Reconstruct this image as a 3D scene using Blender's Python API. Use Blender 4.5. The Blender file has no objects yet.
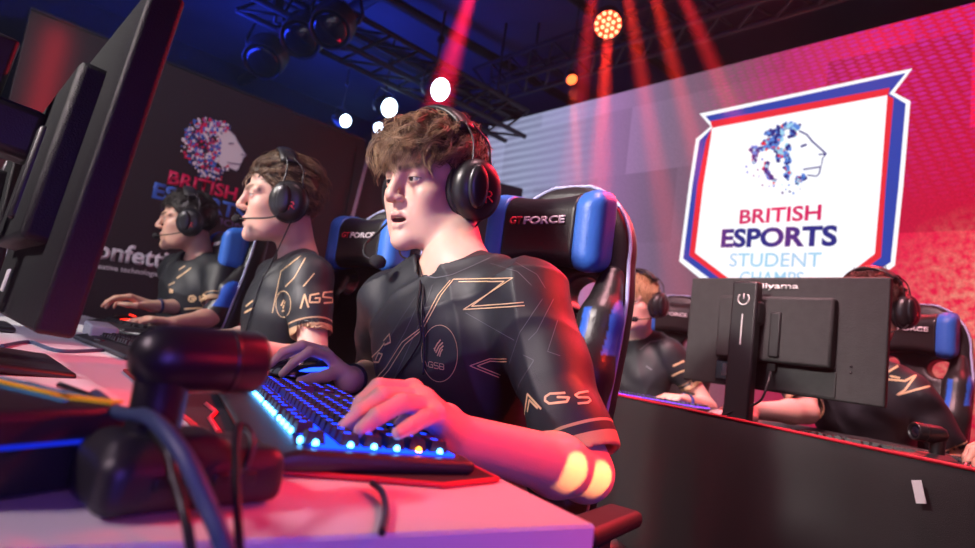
import bpy, bmesh, math, random
import numpy as np
from mathutils import Vector, Matrix
from mathutils.bvhtree import BVHTree

random.seed(11)
rng = np.random.default_rng(11)
SC = bpy.context.scene
COL = SC.collection
PI = math.pi

# ------------------------------------------------------------------ camera
FPX = 582.74
CEN = np.array([487.5, 274.0])
AX = np.array([0.70623237, 0.17758716, 0.68534564])     # world X in camera (right, down, forward)
AY = np.array([-0.6957679, -0.00493015, 0.71824976])    # world Y
AZ = np.array([0.13093079, -0.98409273, 0.12007761])    # world Z
RW = np.array([AX, AY, AZ])
EYE = np.array([0.0, 0.0, 0.85])
DESK_Z = 0.74


def ray(x, y):
    return RW @ (np.array([x - CEN[0], y - CEN[1], FPX]) / FPX)


def at(x, y, d):
    return EYE + ray(x, y) * d


def onz(x, y, z):
    r = ray(x, y)
    return EYE + r * ((z - EYE[2]) / r[2])


def onx(x, y, X):
    r = ray(x, y)
    return EYE + r * (X / r[0])


def ony(x, y, Y):
    r = ray(x, y)
    return EYE + r * (Y / r[1])


cd = bpy.data.cameras.new('camera')
cam = bpy.data.objects.new('camera', cd)
COL.objects.link(cam)
rt = RW @ np.array([1, 0, 0.]); upv = RW @ np.array([0, -1, 0.]); bk = RW @ np.array([0, 0, -1.])
cam.matrix_world = Matrix(((rt[0], upv[0], bk[0], EYE[0]), (rt[1], upv[1], bk[1], EYE[1]),
                           (rt[2], upv[2], bk[2], EYE[2]), (0, 0, 0, 1)))
cd.sensor_fit = 'HORIZONTAL'; cd.sensor_width = 36.0
cd.lens = FPX * 36.0 / 975.0
cd.clip_start = 0.01
cd.dof.use_dof = True; cd.dof.focus_distance = 0.85; cd.dof.aperture_fstop = 4.6
SC.camera = cam

# ------------------------------------------------------------------ objects, tags
def tag(o, label=None, cat=None, group=None, kind=None):
    if label: o['label'] = label
    if cat: o['category'] = cat
    if group: o['group'] = group
    if kind: o['kind'] = kind
    return o


def empty(name, loc=(0, 0, 0), rz=0.0, label=None, cat=None, group=None):
    o = bpy.data.objects.new(name, None)
    o.empty_display_size = 0.05
    COL.objects.link(o)
    o.location = tuple(loc); o.rotation_euler = (0, 0, rz)
    return tag(o, label, cat, group)


def link(name, me, mats=None, parent=None):
    o = bpy.data.objects.new(name, me)
    COL.objects.link(o)
    if mats is not None:
        for m in (mats if isinstance(mats, (list, tuple)) else [mats]):
            me.materials.append(m)
    if parent is not None: o.parent = parent
    return o


def copy_tree(o, parent=None, first=True):
    c = o.copy(); COL.objects.link(c)
    if not first: c.parent = parent
    for ch in [q for q in bpy.data.objects if q.parent == o]:
        copy_tree(ch, c, False)
    return c


# ------------------------------------------------------------------ materials
def mat(name, col, rough=0.5, metal=0.0, emit=None, estr=0.0, bump=0.0, bscale=60.0, vary=0.0, vscale=6.0, spec=0.5,
        sheen=0.0, coat=0.0, col2=None):
    m = bpy.data.materials.new(name); m.use_nodes = True
    nt = m.node_tree; b = nt.nodes['Principled BSDF']
    b.inputs['Base Color'].default_value = (*col, 1)
    b.inputs['Roughness'].default_value = rough
    b.inputs['Metallic'].default_value = metal
    b.inputs['Specular IOR Level'].default_value = spec
    if coat: b.inputs['Coat Weight'].default_value = coat; b.inputs['Coat Roughness'].default_value = 0.15
    if sheen: b.inputs['Sheen Weight'].default_value = sheen
    if emit is not None:
        b.inputs['Emission Color'].default_value = (*emit, 1)
        b.inputs['Emission Strength'].default_value = estr
    tc = nt.nodes.new('ShaderNodeTexCoord')
    if vary > 0:
        n = nt.nodes.new('ShaderNodeTexNoise'); n.inputs['Scale'].default_value = vscale
        n.inputs['Detail'].default_value = 4
        nt.links.new(tc.outputs['Object'], n.inputs['Vector'])
        mx = nt.nodes.new('ShaderNodeMix'); mx.data_type = 'RGBA'
        c2 = col2 if col2 else tuple(c * (1 - vary) for c in col)
        mx.inputs['A'].default_value = (*col, 1); mx.inputs['B'].default_value = (*c2, 1)
        nt.links.new(n.outputs['Fac'], mx.inputs['Factor'])
        nt.links.new(mx.outputs['Result'], b.inputs['Base Color'])
    if bump > 0:
        n2 = nt.nodes.new('ShaderNodeTexNoise'); n2.inputs['Scale'].default_value = bscale
        n2.inputs['Detail'].default_value = 3
        nt.links.new(tc.outputs['Object'], n2.inputs['Vector'])
        bp = nt.nodes.new('ShaderNodeBump'); bp.inputs['Strength'].default_value = bump
        bp.inputs['Distance'].default_value = 0.002
        nt.links.new(n2.outputs['Fac'], bp.inputs['Height'])
        nt.links.new(bp.outputs['Normal'], b.inputs['Normal'])
    return m


def mat_attr(name, rough=0.5, bump=0.0, bscale=300.0, sss=0.0, vary=0.0):
    """base colour read from the point colour attribute 'Col'"""
    m = mat(name, (.5, .5, .5), rough, bump=bump, bscale=bscale)
    nt = m.node_tree; b = nt.nodes['Principled BSDF']
    a = nt.nodes.new('ShaderNodeAttribute'); a.attribute_name = 'Col'
    nt.links.new(a.outputs['Color'], b.inputs['Base Color'])
    if sss:
        b.inputs['Subsurface Weight'].default_value = sss
        b.inputs['Subsurface Radius'].default_value = (1.0, 0.35, 0.2)
        b.inputs['Subsurface Scale'].default_value = 0.004
    return m


def emission(name, col, s):
    m = bpy.data.materials.new(name); m.use_nodes = True
    nt = m.node_tree; nt.nodes.clear()
    e = nt.nodes.new('ShaderNodeEmission'); o = nt.nodes.new('ShaderNodeOutputMaterial')
    e.inputs['Color'].default_value = (*col, 1); e.inputs['Strength'].default_value = s
    nt.links.new(e.outputs[0], o.inputs['Surface'])
    return m


M = {}
M['black_plastic'] = mat('black plastic', (.018, .018, .02), .42, bump=.15, bscale=400)
M['monitor_shell'] = mat('grained black shell', (.048, .050, .051), .55, bump=.5, bscale=500, vary=.4, vscale=40, spec=.3)
M['shell_shaded'] = mat('shaded grained shell', (.014, .017, .018), .5, bump=.5, bscale=500, vary=.4, vscale=40, spec=.35)  # same shell, with the shade on the near monitors put into its colour
M['satin_black'] = mat('satin black', (.014, .014, .016), .36)
M['gloss_black'] = mat('gloss black', (.012, .012, .014), .18, coat=.3)
M['rubber'] = mat('black rubber', (.012, .012, .013), .6, bump=.1)
M['leather'] = mat('black leatherette', (.022, .021, .022), .36, bump=.35, bscale=180, vary=.3, vscale=20)
M['leather_blue'] = mat('blue leatherette', (.045, .19, .72), .4, bump=.3, bscale=180, vary=.25, vscale=15)
M['piping'] = mat('pale piping', (.45, .5, .75), .5)
M['metal_dark'] = mat('dark metal', (.06, .06, .065), .35, .8)
M['metal'] = mat('brushed metal', (.4, .4, .42), .35, 1.0, bump=.1)
M['white_lam'] = mat('white laminate', (.78, .77, .78), .4, bump=.05, vary=.06, vscale=9)
M['white_plastic'] = mat('white plastic', (.7, .7, .7), .4, vary=.1)
M['gold'] = mat('gold print', (.80, .55, .30), .5, vary=.2, vscale=60)
M['grey_print'] = mat('grey print', (.16, .17, .19), .6, vary=.2)
M['white_print'] = mat('white print', (.85, .85, .85), .5, vary=.1)
M['red_print'] = mat('red print', (.75, .02, .05), .5, vary=.1)
M['cushion'] = mat('black ear cushion', (.015, .015, .017), .5, bump=.3, bscale=150)
M['foam'] = mat('black foam', (.014, .014, .015), .95, bump=.8, bscale=600)
M['trouser'] = mat('dark trousers', (.02, .02, .025), .85, bump=.3, bscale=200, vary=.3)
M['shoe'] = mat('dark shoes', (.03, .03, .032), .6, vary=.3)
M['skin'] = mat_attr('skin', .48, bump=.12, bscale=500, sss=.25)
M['sclera'] = mat('eye white', (.50, .46, .44), .2, vary=.1)
M['iris'] = mat('brown iris', (.06, .03, .015), .15, vary=.5, vscale=200)
M['teeth'] = mat('teeth', (.75, .70, .62), .3, vary=.1)
M['cable'] = mat('black cable', (.012, .012, .014), .4)
M['cable_blue'] = mat('dark blue cable', (.05, .085, .16), .42)
M['mat_fabric'] = mat('black mat fabric', (.016, .015, .018), .85, bump=.3, bscale=900, vary=.2)


# ------------------------------------------------------------------ signed distance modelling
class Vol:
    def __init__(s, lo, hi, r):
        s.lo = np.array(lo, float); s.r = r
        s.n = (np.ceil((np.array(hi) - s.lo) / r).astype(int) + 1)
        s.D = np.full(tuple(s.n), 0.1, np.float32)
        s.ax = [(s.lo[i] + r * np.arange(s.n[i])).astype(np.float32) for i in range(3)]

    def box(s, lo, hi):
        i0 = np.clip(np.floor((np.array(lo) - s.lo) / s.r).astype(int), 0, s.n)
        i1 = np.clip(np.ceil((np.array(hi) - s.lo) / s.r).astype(int) + 1, 0, s.n)
        if np.any(i1 <= i0): return None
        sl = tuple(slice(a, b) for a, b in zip(i0, i1))
        return sl, s.ax[0][sl[0]][:, None, None], s.ax[1][sl[1]][None, :, None], s.ax[2][sl[2]][None, None, :]

    def apply(s, f, lo, hi, k=0.0, op='u', m=None):
        m = max(k, 2.5 * s.r) + 0.012 if m is None else m
        b = s.box(np.array(lo) - m, np.array(hi) + m)
        if b is None: return
        sl, X, Y, Z = b
        d = f(X, Y, Z).astype(np.float32)
        A = s.D[sl]
        if op == 's': d = -d
        if k > 0:
            h = np.maximum(k - np.abs(A - d), 0) / k
            h = h * h * k * 0.25
        else:
            h = 0
        s.D[sl] = (np.minimum(A, d) - h) if op == 'u' else (np.maximum(A, d) + h)

    def cone(s, a, b, r1, r2, k=0.01, op='u'):
        a = np.array(a, float); b = np.array(b, float); ba = b - a; L = max(ba @ ba, 1e-9)

        def f(X, Y, Z):
            x, y, z = X - a[0], Y - a[1], Z - a[2]
            h = np.clip((x * ba[0] + y * ba[1] + z * ba[2]) / L, 0, 1)
            return np.sqrt((x - h * ba[0]) ** 2 + (y - h * ba[1]) ** 2 + (z - h * ba[2]) ** 2) - (r1 + (r2 - r1) * h)
        R = max(r1, r2)
        s.apply(f, np.minimum(a, b) - R, np.maximum(a, b) + R, k, op)

    def chain(s, pts, rs, k=0.01, op='u'):
        for i in range(len(pts) - 1): s.cone(pts[i], pts[i + 1], rs[i], rs[i + 1], k, op)

    def ell(s, c, rad, Mx=None, k=0.01, op='u'):
        c = np.array(c, float); Mx = np.eye(3) if Mx is None else Mx

        def f(X, Y, Z):
            x, y, z = X - c[0], Y - c[1], Z - c[2]
            q = [Mx[i][0] * x + Mx[i][1] * y + Mx[i][2] * z for i in range(3)]
            k0 = np.sqrt(sum((q[i] / rad[i]) ** 2 for i in range(3)))
            k1 = np.sqrt(sum((q[i] / rad[i] ** 2) ** 2 for i in range(3)))
            return k0 * (k0 - 1) / np.maximum(k1, 1e-6)
        R = max(rad)
        s.apply(f, c - R, c + R, k, op)

    def rbox(s, c, half, rr, Mx=None, k=0.01, op='u'):
        c = np.array(c, float); Mx = np.eye(3) if Mx is None else Mx

        def f(X, Y, Z):
            x, y, z = X - c[0], Y - c[1], Z - c[2]
            q = [np.abs(Mx[i][0] * x + Mx[i][1] * y + Mx[i][2] * z) - (half[i] - rr) for i in range(3)]
            o = np.sqrt(sum(np.maximum(t, 0) ** 2 for t in q))
            return o + np.minimum(np.maximum(np.maximum(q[0], q[1]), q[2]), 0) - rr
        R = float(np.linalg.norm(half))
        s.apply(f, c - R, c + R, k, op)

    def plane(s, p, n):
        """cut away the side the normal points to"""
        p = np.array(p, float); n = np.array(n, float) / np.linalg.norm(n)
        X, Y, Z = s.ax[0][:, None, None], s.ax[1][None, :, None], s.ax[2][None, None, :]
        s.D = np.maximum(s.D, ((X - p[0]) * n[0] + (Y - p[1]) * n[1] + (Z - p[2]) * n[2]).astype(np.float32))

    def mesh(s, smooth=0):
        D = s.D; S = D < 0; n = s.n
        c = np.zeros(tuple(n - 1), np.int8)
        off = [(i, j, k) for i in (0, 1) for j in (0, 1) for k in (0, 1)]
        for o in off: c += S[o[0]:n[0] - 1 + o[0], o[1]:n[1] - 1 + o[1], o[2]:n[2] - 1 + o[2]]
        idx = np.argwhere((c > 0) & (c < 8))
        if len(idx) == 0: return np.zeros((0, 3)), np.zeros((0, 4), int)
        ids = np.full(tuple(n - 1), -1, np.int32); ids[tuple(idx.T)] = np.arange(len(idx))
        P = np.zeros((len(idx), 3)); W = np.zeros(len(idx))
        for a in off:
            for ax in range(3):
                if a[ax] == 1: continue
                b = list(a); b[ax] = 1
                da = D[tuple((idx + a).T)]; db = D[tuple((idx + b).T)]
                msk = (da < 0) != (db < 0)
                t = np.where(msk, da / np.where(msk, da - db, 1), 0)
                q = np.tile(np.array(a, float), (len(idx), 1)); q[:, ax] += t
                P += q * msk[:, None]; W += msk
        V = s.lo + s.r * (idx + P / W[:, None])
        F = []
        for ax in range(3):
            u, v = (ax + 1) % 3, (ax + 2) % 3
            hi = [slice(None)] * 3; lo = [slice(None)] * 3
            hi[ax] = slice(1, None); lo[ax] = slice(0, -1)
            E = S[tuple(lo)] != S[tuple(hi)]
            e = np.argwhere(E)
            ok = (e[:, u] > 0) & (e[:, v] > 0) & (e[:, u] < n[u] - 1) & (e[:, v] < n[v] - 1)
            e = e[ok]
            ins = S[tuple(e.T)]
            q = []
            for du, dv in ((1, 1), (0, 1), (0, 0), (1, 0)):
                g = e.copy(); g[:, u] -= du; g[:, v] -= dv
                q.append(ids[tuple(g.T)])
            q = np.stack(q, 1)
            q[~ins] = q[~ins][:, ::-1]
            F.append(q)
        F = np.concatenate(F)
        for _ in range(smooth):
            acc = np.zeros_like(V); cnt = np.zeros(len(V))
            for i in range(4):
                j = (i + 1) % 4
                np.add.at(acc, F[:, i], V[F[:, j]]); np.add.at(cnt, F[:, i], 1)
                np.add.at(acc, F[:, j], V[F[:, i]]); np.add.at(cnt, F[:, j], 1)
            V = 0.5 * V + 0.5 * acc / np.maximum(cnt, 1)[:, None]
        return V, F


def np_mesh(name, V, F, col=None, smooth=True):
    me = bpy.data.meshes.new(name)
    me.vertices.add(len(V)); me.vertices.foreach_set('co', np.asarray(V, np.float32).ravel())
    k = F.shape[1]
    me.loops.add(F.size); me.loops.foreach_set('vertex_index', F.ravel().astype(np.int32))
    me.polygons.add(len(F))
    me.polygons.foreach_set('loop_start', (np.arange(len(F)) * k).astype(np.int32))
    me.update(calc_edges=True)
    if smooth: me.polygons.foreach_set('use_smooth', np.ones(len(F), bool))
    if col is not None:
        at_ = me.color_attributes.new('Col', 'FLOAT_COLOR', 'POINT')
        c4 = np.ones((len(V), 4), np.float32); c4[:, :3] = col
        at_.data.foreach_set('color', c4.ravel())
    me.validate()
    return me


# ------------------------------------------------------------------ plain mesh builder
class MB:
    def __init__(s): s.bm = bmesh.new()

    def box(s, c, size, Mx=None, bev=0.0, mi=0, seg=2):
        r = bmesh.ops.create_cube(s.bm, size=1.0)
        T = Matrix.Translation(Vector(c)) @ (Mx.to_4x4() if Mx is not None else Matrix.Identity(4)) @ Matrix.Diagonal((*size, 1))
        bmesh.ops.transform(s.bm, matrix=T, verts=r['verts'])
        fs = list({f for v in r['verts'] for f in v.link_faces})
        for f in fs: f.material_index = mi
        if bev > 0:
            es = list({e for v in r['verts'] for e in v.link_edges})
            q = bmesh.ops.bevel(s.bm, geom=es, offset=bev, segments=seg, profile=0.5, affect='EDGES')
            for f in q['faces']: f.material_index = mi; f.smooth = True
        return s

    def tube(s, pts, r, n=8, mi=0, caps=True):
        pts = [Vector(p) for p in pts]
        rs = r if isinstance(r, (list, tuple)) else [r] * len(pts)
        rings = []; prev = None
        for i, p in enumerate(pts):
            t = (pts[min(i + 1, len(pts) - 1)] - pts[max(i - 1, 0)])
            if t.length < 1e-9: t = Vector((0, 0, 1))
            t.normalize()
            if prev is None:
                a = Vector((0, 0, 1)) if abs(t.z) < .9 else Vector((1, 0, 0))
                u = t.cross(a).normalized()
            else:
                u = prev - t * prev.dot(t)
                u = u.normalized() if u.length > 1e-6 else t.orthogonal().normalized()
            prev = u; v = t.cross(u)
            rings.append([s.bm.verts.new(p + (u * math.cos(2 * PI * k / n) + v * math.sin(2 * PI * k / n)) * rs[i]) for k in range(n)])
        for i in range(len(rings) - 1):
            for k in range(n):
                f = s.bm.faces.new((rings[i][k], rings[i][(k + 1) % n], rings[i + 1][(k + 1) % n], rings[i + 1][k]))
                f.smooth = True; f.material_index = mi
        if caps:
            for R in (rings[0][::-1], rings[-1]):
                f = s.bm.faces.new(R); f.material_index = mi
        return s

    def lathe(s, prof, o=(0, 0, 0), axis=(0, 0, 1), n=24, mi=0, sx=1.0, ref=None):
        """profile of (radius, height) along axis"""
        ax = Vector(axis).normalized(); o = Vector(o)
        u = Vector(ref) if ref is not None else ax.orthogonal()
        u = (u - ax * u.dot(ax)).normalized(); v = ax.cross(u)
        rings = []
        for r, h in prof:
            if r < 1e-6: rings.append([s.bm.verts.new(o + ax * h)])
            else: rings.append([s.bm.verts.new(o + ax * h + (u * math.cos(2 * PI * k / n) * sx + v * math.sin(2 * PI * k / n)) * r) for k in range(n)])
        for A, B in zip(rings[:-1], rings[1:]):
            for k in range(n):
                q = [A[k % len(A)], A[(k + 1) % len(A)], B[(k + 1) % len(B)], B[k % len(B)]]
                q = list(dict.fromkeys(q))
                if len(q) >= 3:
                    f = s.bm.faces.new(q); f.smooth = True; f.material_index = mi
        for R, fl in ((rings[0], True), (rings[-1], False)):
            if len(R) > 2:
                f = s.bm.faces.new(R[::-1] if fl else R); f.material_index = mi
        return s

    def poly(s, pts, thick=None, mi=0):
        """flat polygon, extruded by the vector thick"""
        vs = [s.bm.verts.new(Vector(p)) for p in pts]
        f = s.bm.faces.new(vs); f.material_index = mi
        if thick is not None:
            r = bmesh.ops.extrude_face_region(s.bm, geom=[f])
            nv = [g for g in r['geom'] if isinstance(g, bmesh.types.BMVert)]
            bmesh.ops.translate(s.bm, vec=Vector(thick), verts=nv)
            for g in r['geom']:
                if isinstance(g, bmesh.types.BMFace): g.material_index = mi
            for e in f.edges:
                for g in e.link_faces: g.material_index = mi
        return s

    def build(s, name, mats, parent=None, subdiv=0, fix=True):
        if fix: bmesh.ops.recalc_face_normals(s.bm, faces=s.bm.faces[:])
        me = bpy.data.meshes.new(name); s.bm.to_mesh(me); s.bm.free()
        o = link(name, me, mats, parent)
        if subdiv:
            md = o.modifiers.new('sub', 'SUBSURF'); md.levels = subdiv; md.render_levels = subdiv
        return o


def spline(pts, n=8):
    """Catmull-Rom through the points"""
    P = [np.array(p, float) for p in pts]
    P = [2 * P[0] - P[1]] + P + [2 * P[-1] - P[-2]]
    out = []
    for i in range(1, len(P) - 2):
        for j in range(n):
            t = j / n
            out.append(.5 * ((2 * P[i]) + (-P[i - 1] + P[i + 1]) * t + (2 * P[i - 1] - 5 * P[i] + 4 * P[i + 1] - P[i + 2]) * t * t
                             + (-P[i - 1] + 3 * P[i] - 3 * P[i + 1] + P[i + 2]) * t ** 3))
    out.append(P[-2])
    return out


def rz(a): return Matrix.Rotation(a, 3, 'Z')


def unit(v):
    v = np.array(v, float); return v / np.linalg.norm(v)


def text_mesh(s, bold=0.0, res=4, spacing=1.0):
    cu = bpy.data.curves.new('t', 'FONT'); cu.body = s; cu.size = 1.0; cu.offset = bold
    cu.resolution_u = res; cu.space_character = spacing
    o = bpy.data.objects.new('t', cu); COL.objects.link(o)
    dg = bpy.context.evaluated_depsgraph_get(); dg.update()
    me = bpy.data.meshes.new_from_object(o.evaluated_get(dg))
    bpy.data.objects.remove(o); bpy.data.curves.remove(cu)
    me.materials.clear()
    return me


def text_between(name, s, A, B, up, nrm, cap, m, parent, bold=0.0, thick=0.0, spacing=1.0, lift=.002):
    """lettering whose baseline runs from A to B on a flat surface; cap = cap height in metres"""
    me = text_mesh(s, bold, spacing=spacing)
    co = np.zeros(len(me.vertices) * 3, np.float32); me.vertices.foreach_get('co', co); co = co.reshape(-1, 3)
    x0, x1 = co[:, 0].min(), co[:, 0].max()
    A = np.array(A); B = np.array(B); up = unit(up); nrm = unit(nrm)
    W = A + np.outer((co[:, 0] - x0) / (x1 - x0), B - A) + np.outer(co[:, 1] * cap / 0.70, up) + nrm * lift
    me.vertices.foreach_set('co', W.astype(np.float32).ravel()); me.update()
    bm = bmesh.new(); bm.from_mesh(me)
    if thick:
        r = bmesh.ops.extrude_face_region(bm, geom=bm.faces[:])
        bmesh.ops.translate(bm, vec=Vector(nrm * thick), verts=[g for g in r['geom'] if isinstance(g, bmesh.types.BMVert)])
    bmesh.ops.recalc_face_normals(bm, faces=bm.faces[:])
    if not thick:
        for f in bm.faces:
            if f.normal.dot(Vector(nrm)) < 0: f.normal_flip()
    bm.to_mesh(me); bm.free()
    me.name = name
    return link(name, me, m, parent)
# ------------------------------------------------------------------ people
def adopt(o, p):
    o.parent = p
    o.matrix_parent_inverse = p.matrix_basis.inverted()
    return o


class Head:
    def __init__(s, pos, yaw, pitch, roll):
        F = np.array([-1, 0, 0.]); L = np.array([0, -1, 0.]); U = np.array([0, 0, 1.])
        yaw, pitch, roll = [math.radians(a) for a in (yaw, pitch, roll)]
        c, q = math.cos(yaw), math.sin(yaw); F, L = c * F - q * L, q * F + c * L
        c, q = math.cos(pitch), math.sin(pitch); F, U = c * F + q * U, -q * F + c * U
        c, q = math.cos(roll), math.sin(roll); L, U = c * L + q * U, -q * L + c * U
        s.p = np.array(pos, float); s.M = np.array([F, L, U])

    def w(s, *p):
        return s.p + np.array(p, float) @ s.M

    def v(s, *p): return np.array(p, float) @ s.M

    def loc(s, V): return (V - s.p) @ s.M.T


EYE_C = (.0775, .0315, .004)


def face(vo, h, mouth=.004, jaw=1.0):
    e = lambda c, r, k=.012, op='u': vo.ell(h.w(*c), r, h.M, k, op)
    cn = lambda a, b, r1, r2, k=.01, op='u': vo.cone(h.w(*a), h.w(*b), r1, r2, k, op)
    e((-.010, 0, .042), (.099, .076, .085))
    e((.030, 0, -.028), (.058, .057, .076), .03)
    for s in (-1, 1):
        cn((-.012, s * .056, -.045), (.040, s * .040, -.090), .016, .015, .03)
        cn((.040, s * .040, -.090), (.076, s * .010, -.106 * jaw), .014, .014, .025)
        e((.056, s * .043, -.022), (.026, .021, .020), .022)
        e((.044, s * .037, -.055), (.034, .021, .038), .03)
    e((.066, 0, -.062), (.026, .030, .034), .02)
    e((.079, 0, -.107 * jaw), (.014, .018, .014), .014)
    e((.025, 0, -.088), (.05, .045, .022), .03)
    for s in (-1, 1):
        cn((.072, s * .048, .020), (.090, s * .014, .023), .009, .010, .018)
        e((.101, s * .0325, .003), (.018, .017, .013), .012, 's')
    # nose
    cn((.092, 0, .016), (.108, 0, -.018), .0075, .0095, .014)
    e((.110, 0, -.027), (.0105, .0115, .010), .008)
    for s in (-1, 1):
        e((.100, s * .0125, -.032), (.010, .0065, .007), .006)
        e((.105, s * .006, -.0395), (.005, .003, .004), .002, 's')
    # lips
    for s in (-1, 1):
        cn((.083, s * .024, -.066 - mouth * .3), (.0955, s * .008, -.0595), .0028, .0042, .006)
        cn((.083, s * .023, -.068 - mouth), (.0915, s * .007, -.0735 - mouth * 1.6), .0028, .0048, .006)
    cn((.0955, .008, -.0595), (.0955, -.008, -.0595), .0042, .0042, .005)
    cn((.0915, .007, -.0735 - mouth * 1.6), (.0915, -.007, -.0735 - mouth * 1.6), .0048, .0048, .005)
    e((.096, 0, -.0665 - mouth * .8), (.022, .021, .0012 + mouth * .9), .003, 's')
    # eyelids
    for s in (-1, 1):
        c = (EYE_C[0], s * EYE_C[1], EYE_C[2])
        e(c, (.0145, .0150, .0145), .005)
        e((c[0] + .013, c[1] + s * .002, c[2] - .0012), (.014, .0116, .0036), .0015, 's')
        cn((c[0] + .003, c[1] - .012, c[2] + .011), (c[0] + .003, c[1] + .012, c[2] + .011), .004, .004, .006)


def ear(vo, h, s):
    vo.ell(h.w(-.012, s * .078, -.008), (.016, .007, .030), h.M, .01)
    vo.ell(h.w(-.010, s * .086, -.006), (.008, .005, .018), h.M, .004, 's')


def skin_colour(V, h, base, brow, lips, mouth=.004, jaw=1.0):
    q = h.loc(V); F, L, U = q.T; A = np.abs(L)
    c = np.tile(np.array(base), (len(V), 1))
    mix = lambda m, col: c * (1 - m[:, None]) + np.array(col) * m[:, None]
    blush = np.exp(-(((F - .06) / .03) ** 2 + ((A - .045) / .02) ** 2 + ((U + .03) / .02) ** 2)) * .35
    c = mix(blush, np.array(base) * (1.0, .72, .70))
    nose = np.exp(-(((F - .112) / .014) ** 2 + (L / .016) ** 2 + ((U + .03) / .014) ** 2)) * .3
    c = mix(nose, np.array(base) * (1.0, .72, .70))

    def seg(a, b):
        a = np.array(a); b = np.array(b); p = np.stack([F, A, U], 1) - a; ba = b - a
        t = np.clip(p @ ba / (ba @ ba), 0, 1)
        return np.linalg.norm(p - t[:, None] * ba, axis=1)
    lip = np.minimum(np.minimum(seg((.083, .024, -.066 - mouth * .3), (.0955, .008, -.0595)), seg((.0955, .008, -.0595), (.0955, 0, -.0595))) - .0048,
                     np.minimum(seg((.083, .023, -.068 - mouth), (.0915, .007, -.0735 - mouth * 1.6)), seg((.0915, .007, -.0735 - mouth * 1.6), (.0915, 0, -.0735 - mouth * 1.6))) - .0052)
    c = mix(np.clip(.6 - lip / .002, 0, 1) * .85, lips)
    inside = (F < .0885) & (F > .06) & (A < .022) & (np.abs(U + .0665 + mouth * .8) < .003 + mouth)
    c = mix(inside * .9, (.10, .02, .02))
    b = np.minimum(seg((.068, .052, .018), (.085, .036, .027)), seg((.085, .036, .027), (.096, .012, .022)))
    c = mix(np.clip((.0085 - b) / .003, 0, 1) * .85 * (F > .05), brow)
    lash = np.abs(np.sqrt(((A - EYE_C[1] - .002) / .0116) ** 2 + ((U - EYE_C[2] + .0012) / .0036) ** 2) - 1.1) < .2
    lash &= (F > .078) & (U > EYE_C[2] + .0005)
    c = mix(lash * .9, (.04, .025, .02))
    return c


def hand_joints(wr, d, n, s, curl=(.35, .55, .35), spread=.10, thumb=.4, k=1.0):
    """finger joint chains; d = pointing direction, n = palm side, s = thumb side"""
    d = unit(d); n = unit(n - np.dot(n, d) * d); s = unit(s - np.dot(s, d) * d - np.dot(s, n) * n)
    wr = np.array(wr); ch = []
    for i, (off, ln, L) in enumerate([(.029, .088, (.043, .026, .021)), (.010, .091, (.047, .030, .022)),
                                      (-.010, .087, (.043, .028, .022)), (-.029, .079, (.034, .021, .019))]):
        p = wr + (d * ln + s * off - n * .004) * k
        a = 0; pts = [p]
        dd = unit(d + s * spread * (1.2 - i * .8))
        for j in range(3):
            a += curl[j] * (1 + .12 * i)
            p = p + (dd * math.cos(a) + n * math.sin(a)) * L[j] * k
            pts.append(p)
        ch.append(pts)
    t0 = wr + (d * .022 + s * .022 + n * .008) * k
    t1 = t0 + unit(d * .75 + s * .6 + n * .25) * .044 * k
    t2 = t1 + unit(d * .95 + s * (.35 - thumb) + n * .30) * .033 * k
    t3 = t2 + unit(d * .95 + s * (.1 - thumb) + n * .25) * .026 * k
    return ch, [t0, t1, t2, t3]


def add_hand(vo, wr, ch, th, k=1.0):
    wr = np.array(wr)
    for i, c in enumerate(ch):
        vo.cone(wr, c[0], .0150 * k, .0108 * k, .010)
    vo.cone(ch[0][0], ch[3][0], .0102 * k, .0092 * k, .008)
    mid = (wr + (np.array(ch[1][0]) + np.array(ch[2][0])) / 2) / 2
    vo.cone(mid, (np.array(ch[0][0]) + ch[3][0]) / 2, .0135 * k, .011 * k, .012)
    f = [1.0, 1.04, .98, .86]
    for i, c in enumerate(ch):
        r = f[i] * k
        vo.chain(c, [.0100 * r, .0092 * r, .0082 * r, .0068 * r], .003)
    vo.cone(wr, th[0], .016 * k, .015 * k, .012)
    vo.chain(th, [.0145 * k, .0115 * k, .0105 * k, .0082 * k], .006)


def torso_frame(J):
    mid = (np.array(J['shL']) + J['shR']) / 2
    U = unit(mid - J['pel']); L = np.array(J['shL']) - J['shR']; L = unit(L - (L @ U) * U); F = np.cross(L, U)
    return mid, np.array([F, L, U]), float(np.linalg.norm(mid - J['pel']))


def torso(vo, J, g=0.0, low=True):
    mid, T, H = torso_frame(J)
    w = lambda f, l, u: mid + np.array([f, l, u]) @ T
    hw = np.linalg.norm(np.array(J['shL']) - J['shR']) / 2
    sz = J.get('bulk', 1.0)
    vo.ell(w(.012, 0, -.12), (.100 * sz + g, hw * .90 + g, .175 + g), T, .02)
    vo.ell(w(-.005, 0, -.30), (.098 * sz + g, hw * .80 + g, .19 + g), T, .05)
    vo.ell(w(-.005, 0, -H + .02), (.11 * sz + g, hw * .98 + g, .12 + g), T, .05)
    for s, sh in ((1, J['shL']), (-1, J['shR'])):
        sh = np.array(sh)
        vo.cone(w(-.01, s * .045, .015), sh + T[2] * .004, .048 + g, .047 + g, .035)
        vo.cone(w(-.01, s * .05, -.09), sh - T[2] * .03, .075 + g, .045 + g, .05)
        vo.cone(w(-.015, s * .02, .055), w(-.012, s * hw * .62, .018), .040 + g * .6, .036 + g, .04)


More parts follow.
